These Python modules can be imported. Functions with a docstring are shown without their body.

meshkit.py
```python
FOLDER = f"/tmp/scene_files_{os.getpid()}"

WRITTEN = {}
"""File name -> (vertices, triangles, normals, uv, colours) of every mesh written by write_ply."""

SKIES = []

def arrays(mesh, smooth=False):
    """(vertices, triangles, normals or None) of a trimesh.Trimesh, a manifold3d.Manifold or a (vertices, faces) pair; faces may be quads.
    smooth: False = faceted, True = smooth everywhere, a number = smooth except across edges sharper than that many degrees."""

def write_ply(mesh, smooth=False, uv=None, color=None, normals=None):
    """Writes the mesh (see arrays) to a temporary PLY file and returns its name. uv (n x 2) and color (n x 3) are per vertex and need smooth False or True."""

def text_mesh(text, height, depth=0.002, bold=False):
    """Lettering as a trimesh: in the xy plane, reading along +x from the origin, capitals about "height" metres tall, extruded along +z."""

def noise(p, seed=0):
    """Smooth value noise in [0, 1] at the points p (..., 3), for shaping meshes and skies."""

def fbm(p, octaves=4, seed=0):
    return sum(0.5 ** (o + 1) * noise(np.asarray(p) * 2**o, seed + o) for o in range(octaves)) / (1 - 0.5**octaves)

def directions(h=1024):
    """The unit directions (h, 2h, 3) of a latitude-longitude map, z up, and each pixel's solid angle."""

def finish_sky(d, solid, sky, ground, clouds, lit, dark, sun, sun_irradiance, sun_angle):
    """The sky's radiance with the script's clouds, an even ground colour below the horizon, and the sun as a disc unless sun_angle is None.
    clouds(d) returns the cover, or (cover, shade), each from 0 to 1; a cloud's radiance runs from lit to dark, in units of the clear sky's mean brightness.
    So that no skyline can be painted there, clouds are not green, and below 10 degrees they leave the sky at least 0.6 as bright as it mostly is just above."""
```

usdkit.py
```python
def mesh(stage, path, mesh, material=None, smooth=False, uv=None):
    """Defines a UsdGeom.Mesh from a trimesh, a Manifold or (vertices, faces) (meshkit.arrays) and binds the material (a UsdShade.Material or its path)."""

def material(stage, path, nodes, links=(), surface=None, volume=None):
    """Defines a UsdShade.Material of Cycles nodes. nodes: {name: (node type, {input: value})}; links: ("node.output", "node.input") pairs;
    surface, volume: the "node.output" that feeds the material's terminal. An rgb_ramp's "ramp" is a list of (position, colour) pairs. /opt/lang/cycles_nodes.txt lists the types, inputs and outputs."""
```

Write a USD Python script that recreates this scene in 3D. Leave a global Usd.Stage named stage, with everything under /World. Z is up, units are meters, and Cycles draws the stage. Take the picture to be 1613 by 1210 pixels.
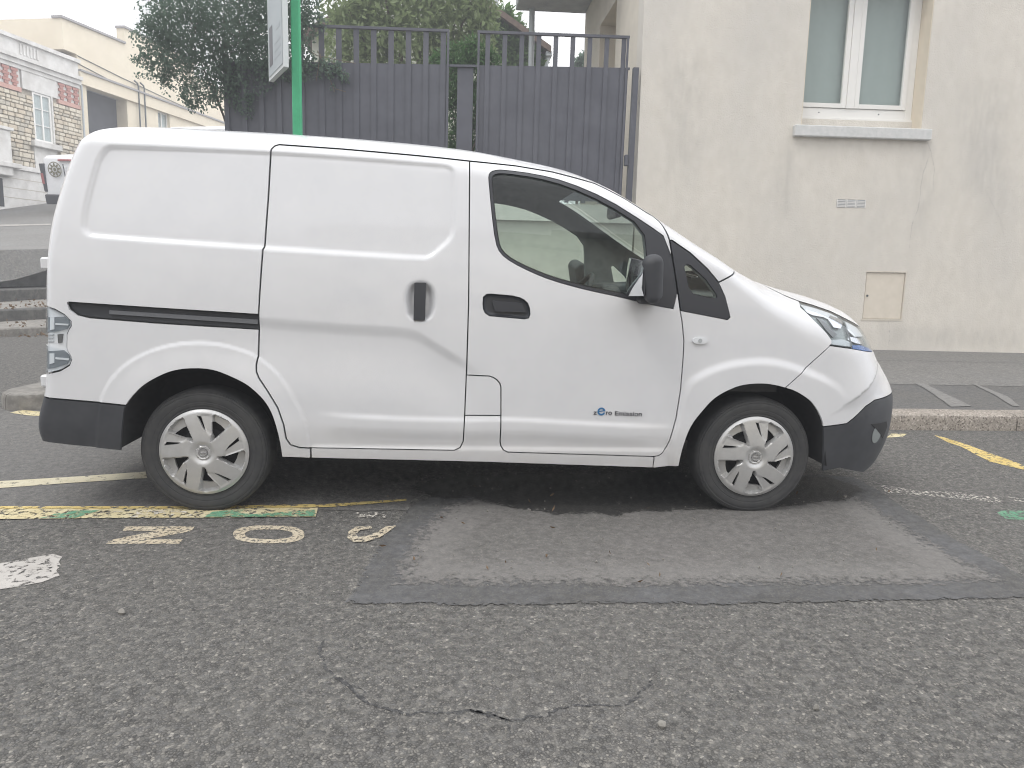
import math, random
import numpy as np, trimesh, shapely, usdkit, meshkit
from shapely.geometry import Polygon, LineString, Point, MultiPolygon, box as sbox
from shapely import affinity
from shapely.ops import unary_union
from scipy.spatial import Delaunay, cKDTree
from scipy.interpolate import PchipInterpolator
from pxr import Usd, UsdGeom, UsdLux, UsdShade, Gf, Sdf, Vt

stage = Usd.Stage.CreateInMemory()
UsdGeom.SetStageUpAxis(stage, UsdGeom.Tokens.z)
UsdGeom.SetStageMetersPerUnit(stage, 1.0)
UsdGeom.Xform.Define(stage, '/World'); UsdGeom.Scope.Define(stage, '/World/Looks')
random.seed(7); RNG = np.random.default_rng(7)

# ------------------------------------------------------------------ camera, sky, sun, exposure
CP = np.array([1.16491531, -3.44044149, 1.20691717])
CR = np.array([0.99606237, -0.08325478, 0.03046949])
CU = np.array([-0.01682662, 0.15990317, 0.98698928])
CF = np.array([0.08704374, 0.98361558, -0.15787264])
FPX = 1126.93
cam = UsdGeom.Camera.Define(stage, '/World/camera')
cam.AddTransformOp().Set(Gf.Matrix4d(*CR, 0, *CU, 0, *(-CF), 0, *CP, 1))
cam.CreateHorizontalApertureAttr(36.0); cam.CreateFocalLengthAttr(FPX / 1613 * 36.0)
cam.CreateExposureAttr(-0.62)
SUN = np.array([-0.45, -0.35, 0.95]); SUN /= np.linalg.norm(SUN)
SEL, SROT = math.asin(SUN[2]), math.atan2(SUN[0], SUN[1])
sky_mat = usdkit.material(stage, '/World/Looks/overcast_sky', {
    'tc': ('texture_coordinate', {}),
    'map': ('mapping', {'scale': (1.0, 1.0, 2.2)}),
    'n': ('noise_texture', {'scale': 2.2, 'detail': 6.0, 'roughness': 0.55}),
    'r': ('rgb_ramp', {'ramp': [(0.30, (0.86, 0.86, 0.86)), (0.62, (1, 1, 1))]}),
    'sky': ('sky_texture', {'sky_type': 'single_scattering', 'sun_disc': False, 'sun_elevation': SEL, 'sun_rotation': SROT}),
    'n2': ('noise_texture', {'scale': 1.1, 'detail': 4.0}),
    'cl': ('rgb_ramp', {'ramp': [(0.3, (0.90, 0.91, 0.95)), (0.7, (1.06, 1.055, 1.05))]}),
    'sx': ('separate_xyz', {}), 'el': ('map_range', {'clamp': True, 'from_min': 0.0, 'from_max': 1.0, 'to_min': 12.0, 'to_max': 36.0}), 'clm': ('mix_color', {'blend_type': 'multiply', 'fac': 1.0, 'use_clamp': False}),
    'mix': ('mix_color', {'use_clamp': False}),
    'bg': ('background_shader', {'strength': 0.1}),
}, [('tc.generated', 'map.vector'), ('map.vector', 'n.vector'), ('n.fac', 'r.fac'), ('map.vector', 'n2.vector'), ('n2.fac', 'cl.fac'),
    ('r.color', 'mix.fac'), ('sky.color', 'mix.a'), ('tc.generated', 'sx.vector'), ('sx.z', 'el.value'), ('cl.color', 'clm.a'), ('el.result', 'clm.b'), ('clm.result', 'mix.b'), ('mix.result', 'bg.color')], surface='bg.background')
dome = UsdLux.DomeLight.Define(stage, '/World/sky')
UsdShade.MaterialBindingAPI.Apply(dome.GetPrim()).Bind(sky_mat)
dome.GetPrim().SetCustomDataByKey('kind', 'structure')
dome.GetPrim().SetCustomDataByKey('label', 'bright white overcast sky above the roofs')
dome.GetPrim().SetCustomDataByKey('category', 'sky')
sun = UsdLux.DistantLight.Define(stage, '/World/sun')
sun.CreateIntensityAttr(0.35); sun.CreateAngleAttr(14.0); sun.CreateColorAttr(Gf.Vec3f(1.0, 0.97, 0.92))
sun.CreateNormalizeAttr(True)
_z = SUN; _x = np.cross([0, 0, 1], _z); _x /= np.linalg.norm(_x); _y = np.cross(_z, _x)
sun.AddTransformOp().Set(Gf.Matrix4d(*_x, 0, *_y, 0, *_z, 0, 0, 0, 30, 1))

# ------------------------------------------------------------------ helpers
def ray(px, py): return CF + (px - 806.5) / FPX * CR - (py - 605) / FPX * CU
def at(px, py, Y):
    r = ray(px, py); return CP + r * ((Y - CP[1]) / r[1])
def gnd(px, py, z=0.0):
    r = ray(px, py); return CP + r * ((z - CP[2]) / r[2])
def atplane(px, py, o, n):
    r = ray(px, py); return CP + r * (np.dot(np.asarray(o) - CP, n) / np.dot(r, n))

_used = {}
def path_for(name, parent):
    k = (parent, name); n = _used.get(k, 0); _used[k] = n + 1
    return f'{parent}/{name}' if n == 0 else f'{parent}/{name}_{n:03d}'
def setd(prim, **kw):
    for k, v in kw.items():
        if v: prim.SetCustomDataByKey(k, v)
def put(path, v, f, mat, nrm=None, smooth=False):
    v, f = np.asarray(v, float), np.asarray(f, int); ids = np.unique(f)
    if len(ids) < len(v):
        mp = np.zeros(len(v), int); mp[ids] = np.arange(len(ids)); v, f = v[ids], mp[f]; nrm = None if nrm is None else np.asarray(nrm)[ids]
    if nrm is None:
        return usdkit.mesh(stage, path, (np.asarray(v, float), np.asarray(f, int)), mat, smooth=smooth).GetPrim()
    m = UsdGeom.Mesh.Define(stage, path)
    m.CreatePointsAttr(Vt.Vec3fArray.FromNumpy(np.asarray(v, np.float32)))
    m.CreateFaceVertexCountsAttr(Vt.IntArray.FromNumpy(np.full(len(f), 3, np.int32)))
    m.CreateFaceVertexIndicesAttr(Vt.IntArray.FromNumpy(np.asarray(f, np.int32).ravel()))
    m.CreateSubdivisionSchemeAttr('none')
    m.CreateNormalsAttr(Vt.Vec3fArray.FromNumpy(np.asarray(nrm, np.float32))); m.SetNormalsInterpolation('vertex')
    UsdShade.MaterialBindingAPI.Apply(m.GetPrim()).Bind(mat)
    return m.GetPrim()
class Thing:
    """an Xform at the base of a thing; parts are given in world coordinates"""
    def __init__(s, name, label, cat, loc=(0, 0, 0), group=None, kind=None):
        s.loc = np.asarray(loc, float); s.path = path_for(name, '/World')
        x = UsdGeom.Xform.Define(stage, s.path); x.AddTranslateOp().Set(Gf.Vec3d(*map(float, s.loc)))
        s.prim = x.GetPrim(); setd(s.prim, label=label, category=cat, group=group, kind=kind)
    def part(s, name, mesh, mat, parent=None, smooth=False, label=None, kind=None, nrm=None):
        v, f = (mesh.vertices, mesh.faces) if hasattr(mesh, 'vertices') else mesh[:2]
        if nrm is None and not hasattr(mesh, 'vertices') and len(mesh) > 2: nrm = mesh[2]
        f = np.asarray(f, int)
        p = path_for(name, parent or s.path)
        prim = put(p, np.asarray(v, float) - s.loc, f, mat, nrm, smooth)
        setd(prim, label=label, kind=kind)
        return p
def single(name, mesh, mat, label, cat, kind=None, group=None, smooth=False):
    v, f = (mesh.vertices, mesh.faces) if hasattr(mesh, 'vertices') else mesh[:2]
    prim = put(path_for(name, '/World'), v, f, mat, mesh[2] if not hasattr(mesh, 'vertices') and len(mesh) > 2 else None, smooth)
    setd(prim, label=label, category=cat, kind=kind, group=group); return prim
cat_ = trimesh.util.concatenate
def bx(a, b):
    a, b = np.minimum(a, b), np.maximum(a, b)
    m = trimesh.creation.box(extents=np.maximum(b - a, 1e-4)); m.apply_translation((a + b) / 2); return m
def bevbox(a, b, c=0.01):
    """box with chamfered edges"""
    a, b = np.minimum(a, b).astype(float), np.maximum(a, b).astype(float); c = min(c, 0.45 * (b - a).min())
    pts = []
    for sx in (0, 1):
        for sy in (0, 1):
            for sz in (0, 1):
                p = np.array([b[0] if sx else a[0], b[1] if sy else a[1], b[2] if sz else a[2]])
                d = np.array([-c if sx else c, -c if sy else c, -c if sz else c])
                for k in range(3):
                    q = p + d; q[k] = p[k]; pts.append(q)
    return trimesh.convex.convex_hull(np.array(pts))
def tube(p0, p1, r, r1=None, n=10):
    p0, p1 = np.asarray(p0, float), np.asarray(p1, float); r1 = r if r1 is None else r1
    d = p1 - p0; L = np.linalg.norm(d); d /= L
    u = np.cross(d, [0, 0, 1] if abs(d[2]) < .9 else [1, 0, 0]); u /= np.linalg.norm(u); w = np.cross(d, u)
    t = np.arange(n) / n * 2 * np.pi; ring = np.cos(t)[:, None] * u + np.sin(t)[:, None] * w
    v = np.vstack([p0 + ring * r, p1 + ring * r1, p0, p1]); f = []
    for i in range(n):
        j = (i + 1) % n; f += [[i, j, n + j], [i, n + j, n + i], [2 * n, j, i], [2 * n + 1, n + i, n + j]]
    return trimesh.Trimesh(v, f, process=False)
def polytube(pts, r, n=8):
    return cat_([tube(a, b, r, n=n) for a, b in zip(pts[:-1], pts[1:])])
def extrude_xy(poly, z0, z1):
    ms = []
    for g in getattr(poly, 'geoms', [poly]):
        if g.is_empty or g.area < 1e-7: continue
        m = trimesh.creation.extrude_polygon(g, z1 - z0, engine='earcut'); m.apply_translation([0, 0, z0]); ms.append(m)
    return cat_(ms)
def fadesheet(poly, step=.03, width=.08):
    """flat triangulated sheet in the plane with the distance from its edge (0 at the edge, 1 at width) per vertex"""
    rings = [np.array(r.segmentize(step).coords)[:-1] for r in [poly.exterior, *poly.interiors]]; x0, y0, x1, y1 = poly.bounds
    gx, gy = np.meshgrid(np.arange(x0, x1, step), np.arange(y0, y1, step)); gx[::2] += step / 2; P = np.stack([gx.ravel(), gy.ravel()], 1); core = poly.buffer(-step * .4); P = P[shapely.contains_xy(core, P[:, 0], P[:, 1])]
    A = np.vstack(rings + [P]); T = Delaunay(A).simplices; c = A[T].mean(1); T = T[shapely.contains_xy(poly, c[:, 0], c[:, 1])]; e = A[T]
    ar = (e[:, 1, 0] - e[:, 0, 0]) * (e[:, 2, 1] - e[:, 0, 1]) - (e[:, 1, 1] - e[:, 0, 1]) * (e[:, 2, 0] - e[:, 0, 0]); T = np.where((ar < 0)[:, None], T[:, ::-1], T)[abs(ar) > 1e-10]
    return A, T, np.clip(shapely.distance(poly.boundary, shapely.points(A)) / width, 0, 1)
def set_edge(prim, val):
    pv = UsdGeom.PrimvarsAPI(prim).CreatePrimvar('edge', Sdf.ValueTypeNames.FloatArray, 'vertex'); pv.Set(Vt.FloatArray.FromNumpy(np.asarray(val, np.float32)))
def frame_map(m, o, ex, ey, ez):
    """mesh coordinates (a, b, c) -> o + a ex + b ey + c ez"""
    v = np.asarray(m.vertices); m2 = m.copy()
    m2.vertices = np.asarray(o) + v[:, :1] * np.asarray(ex) + v[:, 1:2] * np.asarray(ey) + v[:, 2:3] * np.asarray(ez)
    if np.dot(np.cross(ex, ey), ez) < 0: m2.invert()
    return m2
def ragged(poly, amp, step=0.03, seed=0, scale=9.0):
    """wobble the outline of a shapely polygon"""
    p = poly.segmentize(step); c = np.array(p.exterior.coords)[:-1]
    q = np.c_[c * scale, np.full(len(c), seed * 3.1)]
    n = np.stack([meshkit.fbm(q, 4, seed), meshkit.fbm(q + 50, 4, seed + 5)], -1) - 0.5
    return Polygon(c + n * 2 * amp).buffer(0)
def sheet(poly, z):
    """flat sheet facing up at height z (a number or a function of x, y)"""
    vs, fs, k = [], [], 0
    for g in getattr(poly, 'geoms', [poly]):
        if g.is_empty or g.area < 1e-6: continue
        v, f = trimesh.creation.triangulate_polygon(g, engine='earcut')
        zz = z(v[:, 0], v[:, 1]) if callable(z) else np.full(len(v), z)
        vs.append(np.c_[v, zz]); f = np.asarray(f); a = v[f]
        cr = (a[:, 1, 0] - a[:, 0, 0]) * (a[:, 2, 1] - a[:, 0, 1]) - (a[:, 1, 1] - a[:, 0, 1]) * (a[:, 2, 0] - a[:, 0, 0])
        f = np.where((cr < 0)[:, None], f[:, ::-1], f); fs.append(f + k); k += len(v)
    return np.vstack(vs), np.vstack(fs)

# ------------------------------------------------------------------ materials
def P_(name, col, rough=0.5, **kw):
    return usdkit.material(stage, f'/World/Looks/{name}', {'p': ('principled_bsdf', {'base_color': col, 'roughness': rough, **kw})}, [], surface='p.BSDF')
def N_(name, c0, c1, scale=6.0, rough=0.7, lo=0.35, hi=0.65, bump=0.0, bscale=60.0, dist=0.004, vec=None, detail=5.0, c2=None, s2=0.6, mix2=0.5, **kw):
    """colour from noise between c0 and c1, an optional second slower tint c2, and a fine bump"""
    nodes = {'g': ('geometry', {}), 'map': ('mapping', {'scale': vec or (1, 1, 1)}),
             'n': ('noise_texture', {'scale': scale, 'detail': detail, 'roughness': 0.6}),
             'r': ('rgb_ramp', {'ramp': [(lo, c0), (hi, c1)]}),
             'p': ('principled_bsdf', {'roughness': rough, **kw})}
    links = [('g.position', 'map.vector'), ('map.vector', 'n.vector'), ('n.fac', 'r.fac')]
    out = 'r.color'
    if c2 is not None:
        nodes |= {'n2': ('noise_texture', {'scale': s2, 'detail': 3.0}), 'r2': ('rgb_ramp', {'ramp': [(0.42, (0, 0, 0)), (0.7, (mix2,) * 3)]}), 'm2': ('mix_color', {'b': c2})}
        links += [('map.vector', 'n2.vector'), ('n2.fac', 'r2.fac'), ('r2.color', 'm2.fac'), (out, 'm2.a')]; out = 'm2.result'
    links.append((out, 'p.base_color'))
    if bump:
        nodes |= {'nb': ('noise_texture', {'scale': bscale, 'detail': 4.0}), 'b': ('bump', {'strength': bump, 'distance': dist})}
        links += [('g.position', 'nb.vector'), ('nb.fac', 'b.height'), ('b.normal', 'p.normal')]
    return usdkit.material(stage, f'/World/Looks/{name}', nodes, links, surface='p.BSDF')
def asphalt(name, tones, cells=95.0, gap=(0.03, 0.03, 0.03), gapw=0.10, tint=(0.15, 0.15, 0.15), t_amt=0.3, bump=0.5, dist=0.003, rough=0.85, s2=0.8, dust=None, fade=False):
    """broken stone chips in binder: one tone per chip, dark crevices between, slow patches of wear; dust: a paler tint laid by the primvar "edge"; fade: thins out to nothing where "edge" falls to 0"""
    nodes = {'g': ('geometry', {}), 'jn': ('noise_texture', {'scale': cells * 1.3, 'detail': 2.0}), 'js': ('vector_math', {'math_type': 'scale', 'scale': 0.55 / cells}), 'ja': ('vector_math', {'math_type': 'add'}),
        'v': ('voronoi_texture', {'feature': 'f1', 'scale': cells}), 've': ('voronoi_texture', {'feature': 'distance_to_edge', 'scale': cells}), 'bw': ('rgb_to_bw', {}),
        'r': ('rgb_ramp', {'ramp': tones}), 'ed': ('rgb_ramp', {'ramp': [(0.0, (1, 1, 1)), (gapw, (0.35, 0.35, 0.35)), (gapw * 2.4, (0, 0, 0))]}), 'm1': ('mix_color', {'b': gap}), 'nc': ('noise_texture', {'scale': cells * 0.3, 'detail': 3.0}), 'rc': ('map_range', {'clamp': True, 'from_min': 0.38, 'from_max': 0.62, 'to_min': 0.1, 'to_max': 1.0}), 'ec': ('math', {'math_type': 'multiply'}),
        'n': ('noise_texture', {'scale': s2, 'detail': 6.0, 'roughness': 0.65}), 'rn': ('rgb_ramp', {'ramp': [(0.38, (0, 0, 0)), (0.68, (t_amt,) * 3)]}), 'm2': ('mix_color', {'b': tint}),
        'n3': ('noise_texture', {'scale': 23.0, 'detail': 6.0, 'roughness': 0.7}), 'r3': ('rgb_ramp', {'ramp': [(0.3, (0.72, 0.72, 0.72)), (0.7, (1.25, 1.25, 1.25))]}), 'm3': ('mix_color', {'blend_type': 'multiply', 'fac': 1.0, 'use_clamp': False}),
        'b': ('bump', {'strength': bump, 'distance': dist}), 'hm': ('math', {'math_type': 'minimum', 'value2': 0.3}), 'p': ('principled_bsdf', {'roughness': rough, 'specular_ior_level': 0.3})}
    links = [('g.position', 'jn.vector'), ('jn.color', 'js.vector1'), ('g.position', 'ja.vector1'), ('js.vector', 'ja.vector2'), ('ja.vector', 'v.vector'), ('ja.vector', 've.vector'), ('v.color', 'bw.color'), ('bw.val', 'r.fac'), ('r.color', 'm1.a'), ('ve.distance', 'ed.fac'), ('g.position', 'nc.vector'), ('nc.fac', 'rc.value'), ('ed.color', 'ec.value1'), ('rc.result', 'ec.value2'), ('ec.value', 'm1.fac'),
        ('g.position', 'n.vector'), ('n.fac', 'rn.fac'), ('rn.color', 'm2.fac'), ('m1.result', 'm2.a'), ('g.position', 'n3.vector'), ('n3.fac', 'r3.fac'), ('m2.result', 'm3.a'), ('r3.color', 'm3.b'),
        ('ve.distance', 'hm.value1'), ('hm.value', 'b.height'), ('b.normal', 'p.normal')]
    out = 'm3.result'
    if dust or fade:
        nodes |= {'at': ('attribute', {'attribute': 'edge'}), 'nf': ('noise_texture', {'scale': 38.0, 'detail': 5.0, 'roughness': 0.75}), 'nm': ('math', {'math_type': 'multiply_add', 'value2': 1.7, 'value3': -0.85}), 'ad': ('math', {'math_type': 'add'})}
        links += [('g.position', 'nf.vector'), ('nf.fac', 'nm.value1'), ('nm.value', 'ad.value1'), ('at.fac', 'ad.value2')]
    if dust:
        nodes |= {'rd': ('rgb_ramp', {'ramp': [(0.15, (0.0, 0.0, 0.0)), (0.40, (0.28, 0.28, 0.28)), (1.0, (0.0, 0.0, 0.0))]}), 'm4': ('mix_color', {'b': dust})}
        links += [('ad.value', 'rd.fac'), ('rd.color', 'm4.fac'), (out, 'm4.a')]; out = 'm4.result'
    links.append((out, 'p.base_color'))
    if fade:
        nodes |= {'rf': ('rgb_ramp', {'ramp': [(0.06, (0, 0, 0)), (0.16, (1, 1, 1))]}), 't': ('transparent_bsdf', {}), 'm': ('mix_closure', {})}
        links += [('ad.value', 'rf.fac'), ('rf.color', 'm.fac'), ('t.BSDF', 'm.closure1'), ('p.BSDF', 'm.closure2')]
        return usdkit.material(stage, f'/World/Looks/{name}', nodes, links, surface='m.closure')
    return usdkit.material(stage, f'/World/Looks/{name}', nodes, links, surface='p.BSDF')
def tones(k, warm=0.0, spread=1.0):
    f = lambda v, c: tuple(k * max(.2, 1 + (v - 1) * spread) * np.array(c) * [1.03, 1.0, .95])
    return [(0.10, f(.50, (1, 1.02, 1.05))), (0.30, f(.85, (1, .99, .96))), (0.45, f(.80, (.98, 1, 1.03))), (0.62, f(1.15, (1, .98, .93))), (0.75, f(.95, (1, 1, 1.0))), (0.90, f(1.7, (1, .97, .91))), (0.99, f(2.3, (1, .98, .93)))]
def worn_paint(name, c0, c1, scale=30.0, lo=0.36, hi=0.46, rough=0.75):
    """road paint rubbed away in places: gaps let the asphalt show"""
    return usdkit.material(stage, f'/World/Looks/{name}', {
        'g': ('geometry', {}), 'n': ('noise_texture', {'scale': scale, 'detail': 6.0, 'roughness': 0.7}), 'n2': ('noise_texture', {'scale': 7.0, 'detail': 4.0}),
        'r': ('rgb_ramp', {'ramp': [(lo, (0, 0, 0)), (hi, (1, 1, 1))]}), 'c': ('rgb_ramp', {'ramp': [(0.3, c0), (0.7, c1)]}),
        'v': ('voronoi_texture', {'scale': 105.0}), 'b': ('bump', {'strength': 0.4, 'distance': 0.003, 'invert': True}),
        'p': ('principled_bsdf', {'roughness': rough}), 't': ('transparent_bsdf', {}), 'm': ('mix_closure', {}),
    }, [('g.position', 'n.vector'), ('g.position', 'n2.vector'), ('n.fac', 'r.fac'), ('n2.fac', 'c.fac'), ('c.color', 'p.base_color'), ('g.position', 'v.vector'), ('v.distance', 'b.height'), ('b.normal', 'p.normal'),
        ('r.color', 'm.fac'), ('t.BSDF', 'm.closure1'), ('p.BSDF', 'm.closure2')], surface='m.closure')
def pane(name, tint, rough=0.0, f0=0.04):
    """a thin pane: clear seen square on, mirror-like at a glance, the same from either side"""
    return usdkit.material(stage, f'/World/Looks/{name}', {
        'l': ('layer_weight', {'blend': 0.5}), 'p5': ('math', {'math_type': 'power', 'value2': 5.0}), 'f': ('math', {'math_type': 'multiply_add', 'value2': 1 - f0, 'value3': f0}),
        't': ('transparent_bsdf', {'color': tint}), 'g': ('glossy_bsdf', {'color': (1, 1, 1), 'roughness': rough}), 'm': ('mix_closure', {})},
        [('l.facing', 'p5.value1'), ('p5.value', 'f.value1'), ('f.value', 'm.fac'), ('t.BSDF', 'm.closure1'), ('g.BSDF', 'm.closure2')], surface='m.closure')
def leafmat(name, stops, trans=0.35, rough=0.5):
    return usdkit.material(stage, f'/World/Looks/{name}', {
        'g': ('geometry', {}), 'r': ('rgb_ramp', {'ramp': stops}), 'p': ('principled_bsdf', {'roughness': rough}), 't': ('translucent_bsdf', {}), 'm': ('mix_closure', {'fac': trans})},
        [('g.random_per_island', 'r.fac'), ('r.color', 'p.base_color'), ('r.color', 't.color'), ('p.BSDF', 'm.closure1'), ('t.BSDF', 'm.closure2')], surface='m.closure')

M = {}
M['road'] = asphalt('road_asphalt', tones(0.165, 0, 1.15), cells=108, gap=(0.05, 0.049, 0.047), gapw=0.13, tint=(0.175, 0.168, 0.156), t_amt=0.25, bump=0.8, dist=0.014)
M['bay'] = asphalt('bay_asphalt', tones(0.155, 0, .7), cells=150, gap=(0.07, 0.07, 0.07), tint=(0.15, 0.147, 0.145), t_amt=0.45, bump=0.4, dist=0.006)
M['patch'] = asphalt('patch_asphalt', tones(0.135, 0, .6), cells=190, gap=(0.08, 0.075, 0.073), tint=(0.165, 0.155, 0.15), t_amt=0.4, bump=0.35, dist=0.004, s2=1.3, dust=(0.25, 0.243, 0.232), fade=True)
M['seam'] = asphalt('seam_asphalt', tones(0.098, 0, .5), cells=190, gap=(0.06, 0.062, 0.068), tint=(0.12, 0.123, 0.132), t_amt=0.5, bump=0.3, dist=0.003, s2=2.5, fade=True)
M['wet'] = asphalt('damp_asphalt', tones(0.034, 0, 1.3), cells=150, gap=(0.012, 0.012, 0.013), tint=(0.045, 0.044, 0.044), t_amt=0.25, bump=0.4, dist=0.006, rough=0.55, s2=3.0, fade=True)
M['pave'] = asphalt('pavement_asphalt', tones(0.20, 0, .6), cells=130, gap=(0.09, 0.09, 0.09), tint=(0.17, 0.167, 0.163), t_amt=0.5, bump=0.4, dist=0.005)
M['pave_dark'] = asphalt('dark_pavement_asphalt', tones(0.135, 0, .6), cells=150, gap=(0.06, 0.06, 0.06), tint=(0.115, 0.115, 0.117), t_amt=0.5, bump=0.4, dist=0.005)
M['kerb'] = usdkit.material(stage, '/World/Looks/granite_kerb', {
    'g': ('geometry', {}), 'v': ('voronoi_texture', {'scale': 90.0}), 'bw': ('rgb_to_bw', {}), 'r': ('rgb_ramp', {'ramp': [(0.15, (0.11, 0.09, 0.075)), (0.35, (0.26, 0.23, 0.195)), (0.75, (0.34, 0.305, 0.265)), (0.95, (0.5, 0.45, 0.4))]}),
    'n': ('noise_texture', {'scale': 5.0, 'detail': 5.0}), 'rn': ('rgb_ramp', {'ramp': [(0.4, (0, 0, 0)), (0.75, (0.55, 0.55, 0.55))]}), 'm': ('mix_color', {'b': (0.17, 0.155, 0.135)}),
    'b': ('bump', {'strength': 0.4, 'distance': 0.003}), 'p': ('principled_bsdf', {'roughness': 0.85})},
    [('g.position', 'v.vector'), ('v.color', 'bw.color'), ('bw.val', 'r.fac'), ('g.position', 'n.vector'), ('n.fac', 'rn.fac'), ('rn.color', 'm.fac'), ('r.color', 'm.a'), ('m.result', 'p.base_color'), ('n.fac', 'b.height'), ('b.normal', 'p.normal')], surface='p.BSDF')
M['kerb_grey'] = N_('concrete_kerb', (0.17, 0.16, 0.145), (0.30, 0.285, 0.26), 18, 0.9, bump=0.4, bscale=90, c2=(0.12, 0.115, 0.105), s2=2.5)
M['kerb_dark'] = N_('mossy_kerb', (0.07, 0.07, 0.068), (0.14, 0.135, 0.125), 12, 0.9, bump=0.4, bscale=90, c2=(0.05, 0.05, 0.05), s2=3.0)
M['yellow'] = worn_paint('faded_yellow_paint', (0.52, 0.44, 0.24), (0.60, 0.54, 0.36), 34, 0.42, 0.50)
M['yellow2'] = worn_paint('strong_yellow_paint', (0.52, 0.38, 0.12), (0.60, 0.48, 0.20), 30, 0.42, 0.50)
M['cream'] = worn_paint('pale_cream_paint', (0.50, 0.45, 0.31), (0.57, 0.53, 0.41), 26, 0.36, 0.44)
M['letter'] = worn_paint('cream_letter_paint', (0.46, 0.39, 0.28), (0.54, 0.48, 0.37), 60, 0.44, 0.51)
M['green'] = worn_paint('green_line_paint', (0.09, 0.24, 0.145), (0.14, 0.30, 0.19), 34, 0.45, 0.53)
M['whitepaint'] = worn_paint('white_road_paint', (0.37, 0.35, 0.325), (0.44, 0.42, 0.395), 30, 0.42, 0.48)
M['crumbs'] = worn_paint('worn_white_paint', (0.55, 0.52, 0.46), (0.62, 0.58, 0.52), 45, 0.53, 0.60)
M['crack'] = worn_paint('road_crack', (0.03, 0.03, 0.031), (0.05, 0.05, 0.05), 60, 0.40, 0.52, 0.95)
# vehicle
M['paint'] = usdkit.material(stage, '/World/Looks/white_car_paint', {
    'g': ('geometry', {}), 'n': ('noise_texture', {'scale': 3.0, 'detail': 8.0, 'roughness': 0.7}), 'r': ('rgb_ramp', {'ramp': [(0.3, (0.59, 0.596, 0.612)), (0.7, (0.635, 0.637, 0.648))]}),
    's': ('separate_xyz', {}), 'rz': ('map_range', {'clamp': True, 'from_min': 0.24, 'from_max': 0.5, 'to_min': 0.55, 'to_max': 0.0}), 'nd': ('noise_texture', {'scale': 9.0, 'detail': 6.0}),
    'md': ('math', {'math_type': 'multiply'}), 'm': ('mix_color', {'b': (0.50, 0.47, 0.42)}),
    'p': ('principled_bsdf', {'roughness': 0.38, 'coat_weight': 0.8, 'coat_roughness': 0.035})},
    [('g.position', 'n.vector'), ('n.fac', 'r.fac'), ('g.position', 's.vector'), ('s.z', 'rz.value'), ('g.position', 'nd.vector'), ('nd.fac', 'md.value1'), ('rz.result', 'md.value2'),
     ('md.value', 'm.fac'), ('r.color', 'm.a'), ('m.result', 'p.base_color')], surface='p.BSDF')
M['blackplastic'] = N_('black_bumper_plastic', (0.030, 0.032, 0.037), (0.042, 0.044, 0.049), 8, 0.62, bump=0.15, bscale=700, dist=0.0005)
M['trim'] = P_('black_gloss_trim', (0.03, 0.032, 0.038), 0.35)
M['rubber'] = P_('window_rubber', (0.03, 0.031, 0.035), 0.55)
M['tyre'] = N_('tyre_rubber', (0.028, 0.029, 0.031), (0.04, 0.04, 0.04), 25, 0.75, c2=(0.065, 0.063, 0.06), s2=6, mix2=0.35)
M['silver'] = N_('silver_wheel_trim', (0.46, 0.46, 0.458), (0.51, 0.51, 0.505), 20, 0.34, metallic=0.6, c2=(0.42, 0.40, 0.37), s2=9, mix2=0.3)
M['chrome'] = P_('chrome', (0.8, 0.8, 0.82), 0.12, metallic=1.0)
M['darkchrome'] = P_('dark_reflector', (0.16, 0.165, 0.17), 0.25, metallic=0.6)
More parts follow.
